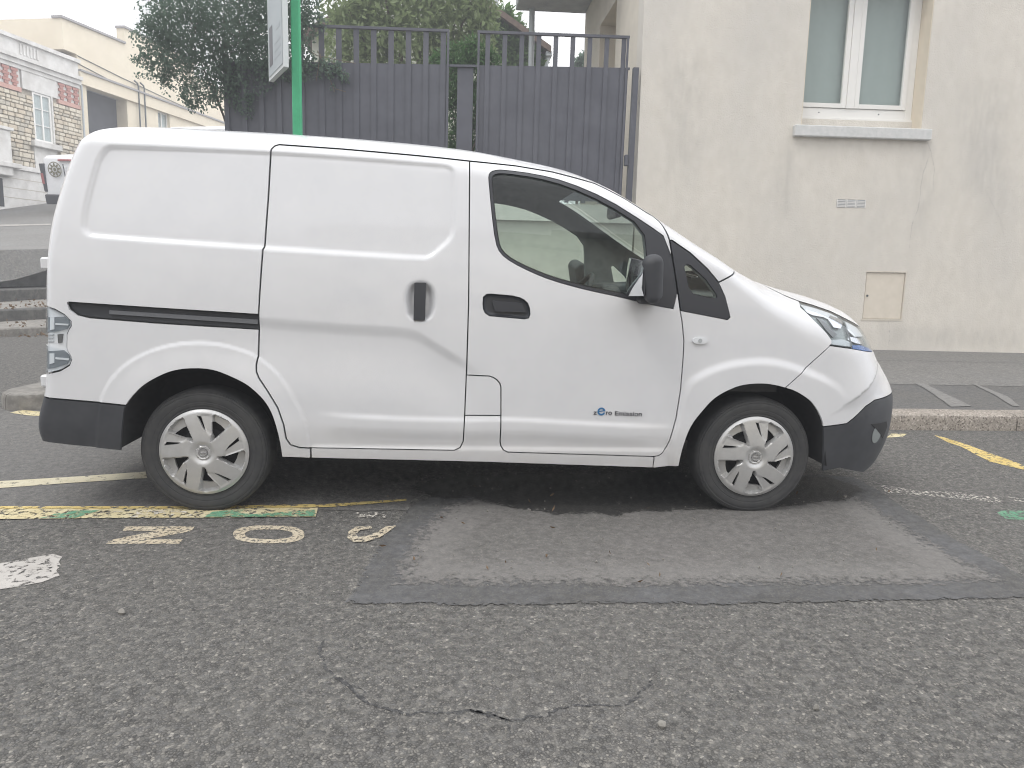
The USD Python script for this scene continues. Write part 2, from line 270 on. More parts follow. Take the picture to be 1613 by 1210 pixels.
M['lampgrey'] = P_('lamp_grey_reflector', (0.46, 0.49, 0.51), 0.22, metallic=0.4)
M['lampwhite'] = P_('lamp_white_reflector', (0.70, 0.72, 0.745), 0.25, metallic=0.2)
M['lampblue'] = P_('blue_lamp_strip', (0.06, 0.13, 0.33), 0.25)
M['lampdark'] = P_('tail_lamp_bowl', (0.24, 0.265, 0.29), 0.25, metallic=0.4)
M['headgrey'] = P_('head_lamp_bowl', (0.24, 0.265, 0.265), 0.25, metallic=0.4)
M['lens'] = pane('clear_lens', (0.93, 0.95, 0.96))
M['cabglass'] = pane('green_tinted_glass', (0.80, 0.87, 0.83))
M['privacy'] = pane('dark_quarter_glass', (0.62, 0.68, 0.68))
M['cabgrey'] = N_('cab_trim', (0.20, 0.215, 0.225), (0.25, 0.265, 0.275), 15, 0.75)
M['dash'] = N_('dashboard_plastic', (0.035, 0.037, 0.04), (0.055, 0.057, 0.06), 20, 0.6)
M['fabric'] = N_('seat_fabric', (0.04, 0.042, 0.048), (0.06, 0.062, 0.068), 60, 0.9)
M['under'] = P_('underbody', (0.018, 0.018, 0.019), 0.9)
M['mirror'] = P_('mirror_glass', (0.85, 0.87, 0.88), 0.03, metallic=1.0)
M['ink'] = P_('grey_lettering', (0.08, 0.08, 0.09), 0.4)
M['blue'] = P_('blue_badge', (0.03, 0.14, 0.30), 0.35)
M['paintflat'] = P_('white_vehicle_paint', (0.74, 0.75, 0.77), 0.35, coat_weight=0.4, coat_roughness=0.08)
M['red'] = P_('red_lamp', (0.33, 0.10, 0.10), 0.3)
# buildings
M['stucco'] = N_('grey_beige_stucco', (0.60, 0.565, 0.505), (0.645, 0.61, 0.55), 5.0, 0.92, bump=0.7, bscale=48, dist=0.008, c2=(0.53, 0.51, 0.475), s2=0.7, mix2=0.5, vec=(1.3, 1.3, 0.8))
M['stucco2'] = N_('cream_side_stucco', (0.56, 0.52, 0.45), (0.61, 0.565, 0.49), 4, 0.92, bump=0.4, bscale=80, dist=0.004)
M['reveal'] = N_('ochre_reveal', (0.64, 0.57, 0.46), (0.67, 0.60, 0.49), 6, 0.9)
M['sill'] = N_('painted_concrete_sill', (0.52, 0.53, 0.52), (0.60, 0.60, 0.59), 20, 0.85, bump=0.3, bscale=120)
M['pvc'] = P_('white_window_plastic', (0.76, 0.75, 0.72), 0.35)
M['winglass'] = pane('window_glass', (0.86, 0.9, 0.89))
M['blind'] = N_('grey_net_curtain', (0.37, 0.41, 0.40), (0.40, 0.44, 0.43), 1.0, 0.9, vec=(5, 5, 0.4))
M['meter'] = N_('cream_meter_door', (0.60, 0.545, 0.46), (0.64, 0.585, 0.50), 9, 0.55)
M['grille'] = P_('white_vent', (0.68, 0.67, 0.65), 0.6)
M['slab'] = N_('balcony_concrete', (0.36, 0.38, 0.40), (0.42, 0.44, 0.455), 4, 0.9)
M['dark'] = P_('dark_interior', (0.03, 0.031, 0.034), 0.9)
M['fence'] = N_('anthracite_fence_paint', (0.065, 0.068, 0.084), (0.085, 0.088, 0.107), 3, 0.5, c2=(0.12, 0.125, 0.14), s2=0.8, mix2=0.3)
M['wallcream'] = N_('cream_boundary_wall', (0.50, 0.49, 0.44), (0.58, 0.565, 0.51), 6, 0.9, bump=0.4, bscale=60, dist=0.005, c2=(0.42, 0.42, 0.38), s2=1.4)
M['coping'] = N_('pale_coping', (0.54, 0.54, 0.50), (0.62, 0.61, 0.57), 10, 0.9, bump=0.3, bscale=70)
M['stonewhite'] = N_('pale_stone_trim', (0.60, 0.59, 0.565), (0.69, 0.68, 0.66), 5, 0.9, bump=0.3, bscale=40, c2=(0.42, 0.40, 0.37), s2=1.5)
M['stoneA'] = N_('rubble_stone_tan', (0.47, 0.405, 0.31), (0.57, 0.50, 0.395), 5, 0.9, bump=0.6, bscale=25, dist=0.015)
M['stoneB'] = N_('rubble_stone_pale', (0.55, 0.49, 0.39), (0.63, 0.58, 0.48), 5, 0.9, bump=0.6, bscale=25, dist=0.015)
M['stoneC'] = N_('rubble_stone_grey', (0.40, 0.365, 0.30), (0.50, 0.46, 0.385), 5, 0.9, bump=0.6, bscale=25, dist=0.015)
M['mortar'] = N_('stone_mortar', (0.40, 0.36, 0.30), (0.47, 0.43, 0.36), 8, 0.95)
M['redbrick'] = N_('red_brick', (0.36, 0.17, 0.145), (0.42, 0.22, 0.185), 6, 0.85)
M['pinkbrick'] = N_('pink_brick_band', (0.48, 0.28, 0.235), (0.54, 0.34, 0.29), 6, 0.85)
M['creamwall'] = N_('cream_render', (0.68, 0.61, 0.48), (0.72, 0.65, 0.52), 1.2, 0.9, c2=(0.63, 0.56, 0.44), s2=0.7, mix2=0.4)
M['capping'] = P_('lead_capping', (0.30, 0.29, 0.29), 0.6)
M['shutter'] = N_('dark_garage', (0.055, 0.058, 0.066), (0.075, 0.078, 0.088), 2, 0.7)
M['pipe'] = P_('dark_pipe', (0.10, 0.11, 0.115), 0.6)
M['curtain'] = N_('white_net_curtain', (0.50, 0.52, 0.53), (0.60, 0.62, 0.63), 3, 0.9, vec=(8, 8, 0.5))
M['housewall'] = N_('pale_house_render', (0.46, 0.47, 0.40), (0.54, 0.55, 0.48), 2, 0.9)
M['rooftile'] = N_('brown_roof_tile', (0.10, 0.07, 0.06), (0.15, 0.11, 0.09), 8, 0.85)
M['zinc'] = P_('grey_zinc', (0.42, 0.45, 0.47), 0.45)
M['poleg'] = N_('green_pole_paint', (0.035, 0.30, 0.14), (0.05, 0.34, 0.17), 4, 0.42)
M['signface'] = N_('pale_sign_face', (0.30, 0.335, 0.35), (0.34, 0.375, 0.39), 2, 0.4)
M['signedge'] = P_('sign_edge', (0.50, 0.53, 0.53), 0.45)
M['bark'] = N_('tree_bark', (0.10, 0.08, 0.06), (0.17, 0.14, 0.11), 14, 0.9, bump=0.5, bscale=40, dist=0.01)
M['leaf_climber'] = leafmat('climber_leaves', [(0.0, (0.12, 0.175, 0.13)), (0.45, (0.18, 0.24, 0.17)), (0.8, (0.24, 0.30, 0.21)), (0.98, (0.30, 0.36, 0.26)), (0.985, (0.65, 0.65, 0.6))], 0.45, 0.35)
M['leaf_chestnut'] = leafmat('chestnut_leaves', [(0.0, (0.22, 0.28, 0.13)), (0.3, (0.30, 0.34, 0.17)), (0.5, (0.44, 0.42, 0.22)), (0.7, (0.55, 0.43, 0.25)), (0.9, (0.58, 0.38, 0.22)), (1.0, (0.48, 0.30, 0.18))], 0.5)
M['leaf_bush'] = leafmat('bush_leaves', [(0.0, (0.06, 0.13, 0.04)), (0.6, (0.10, 0.19, 0.065)), (1.0, (0.17, 0.25, 0.10))])
M['leaf_ivy'] = leafmat('ivy_leaves', [(0.0, (0.10, 0.17, 0.06)), (0.6, (0.16, 0.25, 0.09)), (1.0, (0.24, 0.31, 0.14))])
M['litter'] = leafmat('fallen_leaves', [(0.0, (0.14, 0.09, 0.05)), (0.5, (0.24, 0.16, 0.09)), (0.85, (0.33, 0.24, 0.15)), (1.0, (0.5, 0.45, 0.38))], 0.1)
M['pebble'] = leafmat('small_pebbles', [(0.0, (0.22, 0.21, 0.19)), (0.6, (0.36, 0.34, 0.31)), (1.0, (0.60, 0.58, 0.55))], 0.0, 0.9)

# ------------------------------------------------------------------ ground, pavements, hill
def XY(px, z=0.0): return [tuple(gnd(*q, z)[:2]) for q in px]
def struct(name, m, mat, label=None, smooth=False):
    p = single(name, m, mat, label or name.replace('_', ' '), 'ground', kind='structure', smooth=smooth); return p
KB = [tuple(q) for q in ((-2.0, 12.0), (-2.05, 6.6), (-2.15, 4.6), (-2.3, 3.3))] + XY([(0, 639), (6, 645), (15, 648.5), (71, 645)]) + [(0.4, 2.27)] + XY([(1405, 677.5), (1610, 679.2)]) + [(12, 2.2), (40, 2.9)]
KL = LineString(KB)
road_poly = sbox(-130, -130, 130, 130)
struct('road', sheet(road_poly, 0.0), M['road'], 'coarse worn grey asphalt road in the foreground')
bay = ragged(Polygon([(-14, -.02), (.98, .02), (.98, 1.0), (1.02, 2.26), (-1.9, 2.395), (-2.2, 2.335), (-2.42, 2.5), (-14, 9)]), .028, .04, 3)
def pz(x, y): return .128 + .011 * np.clip(y - 2.3, 0, 6)
pav = Polygon(KB + [(40, 6.83), (-1.8, 6.83), (-1.9, 12)]).buffer(0)
back = pav.difference(KL.buffer(.255, single_sided=False))
Lm = XY([(1420, 603), (1613, 604)], .16); L2 = XY([(1420, 566.5), (1613, 569)], .18)
def split_y(poly, a, b): return poly.intersection(sbox(-70, a, 70, b))
near = split_y(back, 0, Lm[0][1]); mid = split_y(back, Lm[0][1] + .012, L2[0][1]); farp = split_y(back, L2[0][1] + .012, 40)
struct('pavement', sheet(near.segmentize(1.0), pz), M['pave_dark'], 'dark asphalt strip of the pavement behind the kerb')
struct('pavement', sheet(mid.segmentize(1.0), lambda x, y: pz(x, y) + .001), M['pave'], 'lighter worn asphalt in the middle of the pavement')
struct('pavement', sheet(farp.segmentize(1.0), lambda x, y: pz(x, y) + .002), M['pave'], 'narrow asphalt strip at the foot of the house')
struct('pavement_bed', sheet(pav.buffer(-.1), .10), M['pave_dark'], 'bed under the pavement')
def z4(p): return [(1340 + x / 4.033, 520 + y / 4.033) for x, y in p]
M['seal'] = asphalt('grey_seal_strip', tones(0.20, 0, .3), cells=200, gap=(0.15, 0.15, 0.15), tint=(0.18, 0.18, 0.18), bump=0.1, dist=0.001)
for k, s in enumerate(([(405, 335), (480, 343), (600, 400), (770, 474), (640, 478), (500, 385)], [(755, 335), (800, 345), (1000, 418), (1075, 474), (1030, 474), (900, 400)])):
    sm = ragged(Polygon(XY(z4(s), .148)), .01, .05, 20 + k); single('repair_strip', sheet(sm.segmentize(.2), lambda x, y: pz(x, y) + .006), M['seal'], ['grey sealed strip across the pavement, nearer the van', 'grey sealed strip across the pavement, nearer the right edge'][k], 'repair strip')
# kerb stones
total = KL.length; pos = KL.project(Point(XY([(1597, 678)])[0])); marks = [pos + 1.18 * k for k in range(-14, 7)]
marks = [m for m in marks if 0 < m < total]
kerb = Thing('kerb', 'granite kerb of long stones with a low face along the parking bay', 'kerb', (3, 2.1, 0), kind='structure')
def offs(d, o):
    p = np.array(KL.interpolate(d).coords[0]); q = np.array(KL.interpolate(min(d + .02, total)).coords[0]); p0 = np.array(KL.interpolate(max(d - .02, 0)).coords[0]); t = (q - p0) / np.linalg.norm(q - p0); return p + o * np.array([-t[1], t[0]])
for a, b in zip(marks[:-1], marks[1:]):
    g = .006; ds = np.linspace(a + g, b - g, 9); prof_ = [(.0, -.05), (.004, .085), (.016, .118), (.045, .130), (.25, .131), (.25, -.05)]; V = []
    for i, d in enumerate(ds):
        for o, z in prof_: V.append([*offs(d, o), z + .002 * math.sin(7 * d)])
    V = np.array(V); m = len(prof_); F = []
    for i in range(len(ds) - 1):
        for j in range(m):
            j2 = (j + 1) % m; a_, b_, c_, e_ = i * m + j, i * m + j2, (i + 1) * m + j2, (i + 1) * m + j; F += [[a_, b_, c_], [a_, c_, e_]]
    for s, sg in ((0, 1), ((len(ds) - 1) * m, -1)):
        for j in range(1, m - 1): F.append([s, s + j, s + j + 1][::-sg])
    tm = trimesh.Trimesh(V, F, process=False); tm.fix_normals()
    right = KL.interpolate((a + b) / 2).x > -.6
    kerb.part('kerb_stone', tm, M['kerb'] if right else M['kerb_grey'], smooth=25)
# road repair, damp stain, crack
patch_o = Polygon(XY([(545, 953), (556, 930), (590, 870), (622, 822), (650, 796), (690, 778), (760, 762), (1290, 748), (1345, 752), (1378, 768), (1425, 800), (1505, 850), (1600, 902), (1650, 926), (1650, 944), (1300, 950), (1100, 953), (800, 954)]))
patch_i = Polygon(XY([(612, 924), (624, 885), (662, 828), (700, 796), (790, 777), (1250, 762), (1318, 768), (1372, 792), (1450, 842), (1530, 888), (1590, 917), (1500, 924), (1000, 928), (750, 926)]))
po = ragged(patch_o, .022, .03, 4, 6); pi_ = ragged(patch_i, .022, .03, 5, 7)
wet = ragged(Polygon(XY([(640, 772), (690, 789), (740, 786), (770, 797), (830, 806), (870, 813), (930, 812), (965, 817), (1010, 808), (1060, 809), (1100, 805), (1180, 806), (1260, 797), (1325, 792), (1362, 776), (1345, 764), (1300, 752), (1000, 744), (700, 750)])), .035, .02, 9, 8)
struct('parking_bay', sheet(bay.difference(po.buffer(-.06)).difference(Polygon(KB + [(40, 30), (-2.0, 30)])), .003), M['bay'], 'finer asphalt of the parking bay beneath and behind the van')
def faded(name, poly, z, mat, label, cat, width, step=.03):
    A, T, e = fadesheet(poly, step, width); p = single(name, (np.c_[A, np.full(len(A), z)], T), mat, label, cat, kind='structure'); set_edge(p, e); return p
faded('repair_seam', po, .0045, M['seam'], 'dark bitumen band around the asphalt repair in front of the van', 'road repair', .07)
faded('repair_patch', pi_, .0065, M['patch'], 'brownish smooth asphalt repair in front of the van', 'road repair', .30)
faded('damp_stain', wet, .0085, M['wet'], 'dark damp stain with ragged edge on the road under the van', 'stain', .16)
def ribbon(pts, w, seed, amp=.02):
    p = np.array(LineString(pts).segmentize(.012).coords); n = meshkit.fbm(np.c_[p * 14, np.full(len(p), seed)], 3, seed) - .5; n2 = meshkit.fbm(np.c_[p * 14, np.full(len(p), seed + 9)], 3, seed + 2) - .5
    m3 = meshkit.noise(np.c_[p * 70, np.full(len(p), seed + 3)], seed) - .5; q = p + np.stack([n, n2], 1) * amp * 2 + np.stack([m3, -m3], 1) * amp * .8; wd = w * (.35 + 1.6 * meshkit.noise(np.c_[p * 30, np.full(len(p), seed)], seed)); t = np.gradient(q, axis=0); t /= np.linalg.norm(t, axis=1)[:, None]; nn_ = np.stack([-t[:, 1], t[:, 0]], 1) * wd[:, None] / 2
    V = np.vstack([q + nn_, q - nn_]); m = len(q); i = np.arange(m - 1); return np.c_[V, np.full(2 * m, .0015)], np.vstack([np.c_[i, m + i, i + 1], np.c_[i + 1, m + i, m + i + 1]])
crk = Thing('road_crack', 'thin branching dark crack across the asphalt in the foreground', 'crack', (*XY([(700, 1100)])[0], 0), kind='structure')
for k, (c, w) in enumerate((([(507, 1005), (512, 1045), (530, 1068), (573, 1096), (590, 1112), (640, 1128), (700, 1124), (746, 1122), (790, 1132), (850, 1130), (900, 1116), (925, 1112)], .009), ([(746, 1122), (775, 1128), (810, 1136)], .008), ([(925, 1112), (985, 1112), (1010, 1090), (1030, 1070)], .006), ([(796, 1132), (800, 1160)], .005), ([(573, 1096), (560, 1082)], .006))):
    crk.part('crack_line', ribbon(XY(c), w, 30 + k), M['crack'])
# road markings
def mark(name, polys, mat, label, z=.0025, amp=.006, cat='road marking', seed=0):
    ps = [ragged(Polygon(XY(p)), amp, .02, seed + i, 14) for i, p in enumerate(polys)]
    return single(name, sheet(unary_union(ps), z), mat, label, cat)
def z7(p): return [(x / 2.304, 680 + y / 2.304) for x, y in p]
mark('bay_line', [[(-60, 763), (100, 753.5), (229, 744.5), (232, 754.5), (100, 763), (-60, 775)]], M['cream'], 'cream line running under the rear wheel, left of the van', .0055, .003)
mark('edge_line', [[(-80, 802), (240, 802), (500, 801.5), (498, 815.5), (330, 817), (150, 818), (-80, 820)]], M['yellow'], 'worn yellow line along the front edge of the bay', .0055, .006, seed=3)
mark('edge_line_smear', [[(-80, 799.5), (300, 799.5), (520, 796), (640, 788), (640, 791), (520, 801), (300, 803.5), (-80, 803.5)]], M['yellow2'], 'thin ochre smear along the bay edge beside the rear wheel', .0075, .003, seed=5)
mark('green_dash', [[(62, 818.5), (85, 812), (120, 806.5), (158, 806), (140, 812), (118, 818)]], M['green'], 'green dash on the yellow line at the left edge', .0075, .004, seed=8)
mark('green_dash', [[(322, 817), (335, 809), (385, 805), (378, 811), (400, 813), (495, 806), (497, 815.5), (400, 817)]], M['green'], 'green dash on the yellow line beside the rear wheel', .0095, .004, seed=11)
mark('green_dash', [z4([(930, 1165), (960, 1150), (1300, 1150), (1300, 1215), (990, 1203)])], M['green'], 'green dash on the road at the right edge of the picture', .0025, .004, seed=15)
mark('painted_letter', [z7([(450, 346), (706, 345), (696, 361), (446, 362)]), z7([(590, 358), (706, 347), (690, 364), (470, 403), (385, 409), (402, 395)]), z7([(386, 409), (404, 394), (664, 392), (652, 409)])], M['letter'], 'faded cream letter N painted on the road, leftmost of three', .0025, .004, seed=20)
O_o = Polygon(XY([(423.5 + 56 * math.copysign(abs(math.cos(t)) ** .8, math.cos(t)), 842.5 + 14.2 * math.copysign(abs(math.sin(t)) ** .8, math.sin(t))) for t in np.linspace(0, 2 * np.pi, 60)[:-1]]))
O_i = Polygon(XY([(423.5 + 38 * math.copysign(abs(math.cos(t)) ** .8, math.cos(t)), 842.5 + 7.6 * math.copysign(abs(math.sin(t)) ** .8, math.sin(t))) for t in np.linspace(0, 2 * np.pi, 60)[:-1]]))
single('painted_letter', sheet(ragged(O_o, .004, .02, 31, 14).difference(ragged(O_i, .004, .02, 32, 14)), .0025), M['letter'], 'faded cream letter O painted on the road, middle of three', 'road marking')
mark('painted_letter', [z7([(1345, 347), (1290, 351), (1264, 369), (1261, 391), (1284, 405), (1330, 404), (1382, 388), (1415, 364), (1440, 345), (1400, 350), (1372, 368), (1330, 385), (1303, 388), (1292, 378), (1308, 362), (1350, 356)])], M['letter'], 'faded cream curved letter cut off by the asphalt repair, rightmost of three', .0075, .003, seed=40)
mark('white_marking', [z7([(-120, 505), (60, 470), (120, 458), (192, 447), (226, 456), (214, 474), (224, 490), (205, 505), (214, 525), (150, 548), (60, 565), (-120, 592)])], M['whitepaint'], 'broad ragged white road marking at the left edge of the picture', .0025, .008, seed=44)
mark('kerb_dash', [[(16, 651), (34, 646.8), (69, 650.2), (62, 656.6), (40, 655)]], M['yellow'], 'short pale yellow dash beside the kerb behind the van', .0055, .003, seed=50)
mark('bay_line', [z4([(530, 670), (590, 682), (740, 730), (900, 790), (1035, 836), (1120, 870), (1200, 905), (1100, 890), (880, 836), (700, 742), (620, 716)])], M['yellow2'], 'yellow bay line running from the kerb in front of the van', .0025, .006, seed=52)
mark('kerb_dash', [z4([(230, 684), (258, 660), (357, 661), (332, 680)])], M['yellow'], 'short pale dash beside the kerb in front of the van', .0025, .003, seed=55)
for k, (q, lab) in enumerate(((z4([(180, 985), (420, 1022), (700, 1035), (970, 1075), (940, 1100), (500, 1056), (230, 1038)]), 'crumbling remains of a white line at the right, in front of the van'), (z4([(1000, 1060), (1101, 1075), (1250, 1100), (1250, 1115), (1040, 1085)]), 'crumbling bit of white line touching the right edge of the picture'), (z7([(395, 296), (560, 292), (730, 296), (700, 318), (480, 318)]), 'crumbling white remains on the bay edge under the rear wheel'), (z7([(1290, 300), (1410, 300), (1400, 318), (1300, 318)]), 'crumbling white remains on the bay edge above the curved letter'))):
    mark('worn_dash', [q], M['crumbs'], lab, .0095 if k > 1 else .0025, .008, seed=58 + 3 * k)
# side street climbing at the left: kerbed steps and the hill road
HB = [np.array([-15.15, 24.58, 2.79]), np.array([-14.6, 26.7, 3.22]), gnd(0, 453, .60)]
HN = np.cross(HB[1] - HB[0], HB[2] - HB[0]); HN /= HN[2]
def zh(x, y): return HB[2][2] - HN[0] * (np.asarray(x) - HB[2][0]) - HN[1] * (np.asarray(y) - HB[2][1])
def edge(p, q, z):
    a, b = gnd(*p, z)[:2], gnd(*q, z)[:2]; t = (b - a) / np.linalg.norm(b - a); return a - t * 9, b + t * 3.2
A0, A1 = edge((0, 531), (72, 527.5), 0); B0, B1 = edge((0, 505.5), (72, 501.5), .15); C0, C1 = edge((0, 474), (72, 470), .36)
def perp_in(a, b, d): t = (b - a) / np.linalg.norm(b - a); return np.array([-t[1], t[0]]) * d
def quad3(P): return np.array(P, float), np.array([[0, 1, 2], [0, 2, 3]])
def step_(name, e0, e1, zlo, zhi, n0, n1, z2, matf, matt, label):
    """kerb face along e0-e1 from zlo to zhi with a rounded top 0.22 deep, then a strip up to n0-n1"""
    w = perp_in(e0, e1, .22); c = perp_in(e0, e1, .025)
    V = [[*e0, zlo - .2], [*e1, zlo - .2], [*e0, zhi - .02], [*e1, zhi - .02], [*(e0 + c), zhi], [*(e1 + c), zhi], [*(e0 + w), zhi + .004], [*(e1 + w), zhi + .004]]
    F = [[0, 1, 3], [0, 3, 2], [2, 3, 5], [2, 5, 4], [4, 5, 7], [4, 7, 6]]
    struct(name, (np.array(V), np.array(F)), matf, label + ', kerb face', smooth=False)
    struct('verge', quad3([[*(e0 + w * .98), zhi + .002], [*(e1 + w * .98), zhi + .002], [*n1, z2], [*n0, z2]]), matt, label + ', strip behind')
step_('kerb_step', A0, A1, 0, .125, B0, B1, .15, M['kerb_grey'], M['kerb_grey'], 'lowest kerb of the stepped verge at the left')
step_('kerb_step', B0, B1, .15, .32, C0, C1, .36, M['kerb_dark'], M['kerb_grey'], 'mossy middle kerb of the stepped verge at the left')
D0, D1 = C0 + perp_in(C0, C1, .22), C1 + perp_in(C0, C1, .22)
step_('kerb_step', C0, C1, .36, .56, D0 + perp_in(C0, C1, .4), D1 + perp_in(C0, C1, .4), .57, M['kerb_dark'], M['kerb_dark'], 'highest kerb of the stepped verge at the left')
E0, E1 = D0 + perp_in(C0, C1, .02), D1 + perp_in(C0, C1, .02)
hill = Polygon([tuple(E0 - (E1 - E0) * .5), tuple(E1), (-1.9, 12.0), (-1.9, 60), (-60, 60), (-60, 12)]).buffer(0)
M['hillroad'] = asphalt('hill_asphalt', tones(0.20, 0, .5), cells=60, gap=(0.12, 0.12, 0.12), tint=(0.24, 0.24, 0.235), t_amt=0.5, bump=0.2, s2=.5)
struct('hill_road', sheet(hill.segmentize(2), lambda x, y: np.maximum(zh(x, y), .55)), M['hillroad'], 'asphalt road climbing the hill at the left')
def hp_(px, py, up=.01):
    r = ray(px, py); o = HB[2] + [0, 0, up]; return CP + r * (np.dot(o - CP, HN) / np.dot(r, HN))
single('hill_line', quad3([hp_(-60, 358), hp_(80, 354.5), hp_(80, 352.5), hp_(-60, 355)]), M['whitepaint'], 'thin white line across the road on the hill', 'road marking')
# garden terrace behind the boundary wall
struct('garden', sheet(sbox(-1.7, 7.0, 40, 60), 1.85), M['leafsoil'] if 'leafsoil' in M else N_('garden_soil', (0.07, 0.06, 0.045), (0.12, 0.10, 0.07), 4, 0.95), 'raised garden behind the fence')
# ------------------------------------------------------------------ the rendered house on the right
UPB = np.array([-.0152, -.002, 1.0]); UPB /= np.linalg.norm(UPB); EXB = np.array([1, 0, .0152]); EXB /= np.linalg.norm(EXB); EYB = np.cross(UPB, EXB)
OB = np.array([3.785, 6.80, 0.0])
def toB(p): q = np.asarray(p) - OB; return np.array([q @ EXB, q @ EYB, q @ UPB])
def fB(m): return frame_map(m, OB, EXB, EYB, UPB)
def bB(a, b, c=None): return fB(bx(a, b) if c is None else bevbox(a, b, c))
def tb(px, py, dy=0.0): return toB(at(px, py, 6.8 + dy))
def qB(x0, x1, y, z0, z1): return fB(trimesh.Trimesh([[x0, y, z0], [x1, y, z0], [x1, y, z1], [x0, y, z1]], [[0, 1, 2], [0, 2, 3]], process=False))
def plateB(poly, y0, y1):
    """shape in (x, height) of the front, from depth y0 to y1"""
    m = trimesh.creation.extrude_polygon(poly, y1 - y0, engine='earcut'); v = np.asarray(m.vertices); m.vertices = np.c_[v[:, 0], y0 + v[:, 2], v[:, 1]]; m.invert(); return fB(m)
w_l, w_r, w_b, w_t = tb(1262, 187)[0], tb(1451, 202)[0], tb(1350, 201)[2], 5.35
m0, m1 = tb(1365, 428), tb(1420, 504); v0, v1 = tb(1318, 314), tb(1363, 328)
HT = 7.2
house = Thing('house', 'grey-beige rendered house beside the fence with a white double window', 'house', OB)
front = sbox(0, -.3, 16, HT).difference(sbox(w_l, w_b, w_r, w_t)).difference(sbox(m0[0], m1[2], m1[0], m0[2])).difference(sbox(v0[0], v1[2], v1[0], v0[2]))
front = front.difference(sbox(10.2, w_b, 12.0, w_t))
house.part('front_wall', plateB(front, 0, .30), M['stucco'])
# side wall with a deep opening
r_ = ray(923, 60); YB = (CP + r_ * ((OB[0] - .06 - CP[0]) / r_[0]))[1]; LB = YB - 6.8
def side_y(px, py):
    r = ray(px, py); return (CP + r * ((OB[0] - .06 - CP[0]) / r[0]))
oy0, oy1 = side_y(973, 20)[1] - 6.8, side_y(958, 60)[1] - 6.8
ot = side_y(946.5, 43)[2]
ofar = side_y(946.5, 60)[1] - 6.8
sw_ = sbox(.302, -.3, LB, HT).difference(sbox(oy0, 2.2, ofar, ot))
m = trimesh.creation.extrude_polygon(sw_, .34, engine='earcut'); v = np.asarray(m.vertices); m.vertices = np.c_[v[:, 2], v[:, 0], v[:, 1]]
house.part('side_wall', fB(m), M['stucco2'])
house.part('side_opening_back', bB([.30, oy0, 2.2], [.338, ofar, ot]), M['reveal'])
house.part('back_wall', bB([.342, LB - .3, -.3], [16, LB, HT]), M['stucco2'])
house.part('far_wall', bB([15.7, .302, -.3], [16, LB - .302, HT]), M['stucco2'])
house.part('roof', cat_([bB([-.35, -.35, HT + .002], [16.35, LB + .35, HT + .22], .03)]), M['slab'])
bzl = side_y(923, 26)[2]; x0b = at(820, 24, YB)[0] - OB[0]
bal = house.part('balcony', bB([x0b, .9, bzl], [-.002, LB, bzl + .2], .01), M['slab'])
pp0 = toB(at(838, 26, YB - .15)); house.part('downpipe', fB(tube([pp0[0], pp0[1], 1.8], [pp0[0], pp0[1], bzl], .055, n=14)), M['zinc'], bal, smooth=40)
# front window
def window(xl, xr, zb, zt, traced):
    d0 = .27; W = house.part('window_reveal', cat_([bB([xr, .001, zb], [xr + .012, .30, zt])]) if False else bB([xl + .001, .285, zb + .001], [xr - .001, .299, zt - .001]), M['dark'])
    return W
def frame_x(px, py): return toB(at(px, py, 6.8 + .255))
g1r, s1r, ml, s2l, g2l, g2r, s2r, fr = [frame_x(q, 168)[0] for q in (1322.6, 1331, 1331.6, 1343.5, 1352, 1416.7, 1425, 1434)]
zg, zl_, zf = frame_x(1340, 164.5)[2], frame_x(1340, 171.5)[2], frame_x(1340, 187)[2]
fl_x = w_l - .02; stile = g2l - s2l; 
def win(x_off, label=None):
    zt = w_t - .03
    p = lambda a, b, z0, z1, y0, y1, c=.004: bB([a + x_off, y0, z0], [b + x_off, y1, z1], c)
    R_ = cat_([p(w_l + .002, w_l + .012, w_b, w_t, .004, .262, .001)])
    wf = house.part('window', cat_([p(fl_x + .025, fl_x + .06, zf, w_t - .002, .25, .30), p(s2r + .001, w_r - .013, zf, w_t - .002, .25, .30), p(fl_x + .062, s2r, zf, zl_ - .006, .25, .30)]), M['pvc'])
    for a, b in ((fl_x + .062, s1r), (s2l, s2r)):
        house.part('sash', cat_([p(a + .001, a + stile * .9, zl_, zt, .235, .285), p(b - stile * .9, b - .001, zl_, zt, .235, .285), p(a + stile * .9, b - stile * .9, zl_, zg, .236, .284)]), M['pvc'], wf)
        house.part('pane', qB(a + stile * .9 + x_off, b - stile * .9 + x_off, .264, zg, zt), M['winglass'], wf)
    house.part('mullion', p(s1r + .002, s2l - .002, zl_ - .003, zt, .228, .28), M['pvc'], wf)
    house.part('drip_rail', p(fl_x + .03, fr + .03, zf - .03, zf - .002, .225, .31, .003), M['pvc'], wf)
    house.part('screw_cap', fB(tube([frame_x(1289, 179)[0] + x_off, .251, (zf + zl_) / 2], [frame_x(1289, 179)[0] + x_off, .246, (zf + zl_) / 2], .009)), M['pipe'], wf)
    house.part('screw_cap', fB(tube([frame_x(1383, 181)[0] + x_off, .251, (zf + zl_) / 2], [frame_x(1383, 181)[0] + x_off, .246, (zf + zl_) / 2], .009)), M['pipe'], wf)
    house.part('net_curtain', bB([w_l + .03 + x_off, .34, zf], [w_r - .03 + x_off, .345, w_t]), M['blind'], wf)
    house.part('window_reveal', p(w_r - .012, w_r - .001, w_b + .001, w_t, .003, .30, .001), M['reveal'])
    house.part('window_reveal', p(w_l + .001, w_l + .012, w_b + .001, w_t, .003, .30, .001), M['reveal'])
    house.part('window_apron', p(w_l + .013, w_r - .013, w_b + .002, zf - .031, .215, .30, .001), M['stucco'])
    a, b, zt_, zb_ = tb(1249, 199)[0], tb(1464, 203)[0], tb(1249, 199)[2], tb(1250, 215.5)[2]
    house.part('window_sill', p(a, b, zb_, w_b, -.075, .214, .012), M['sill'])
win(0.0); win(10.2 - w_l)
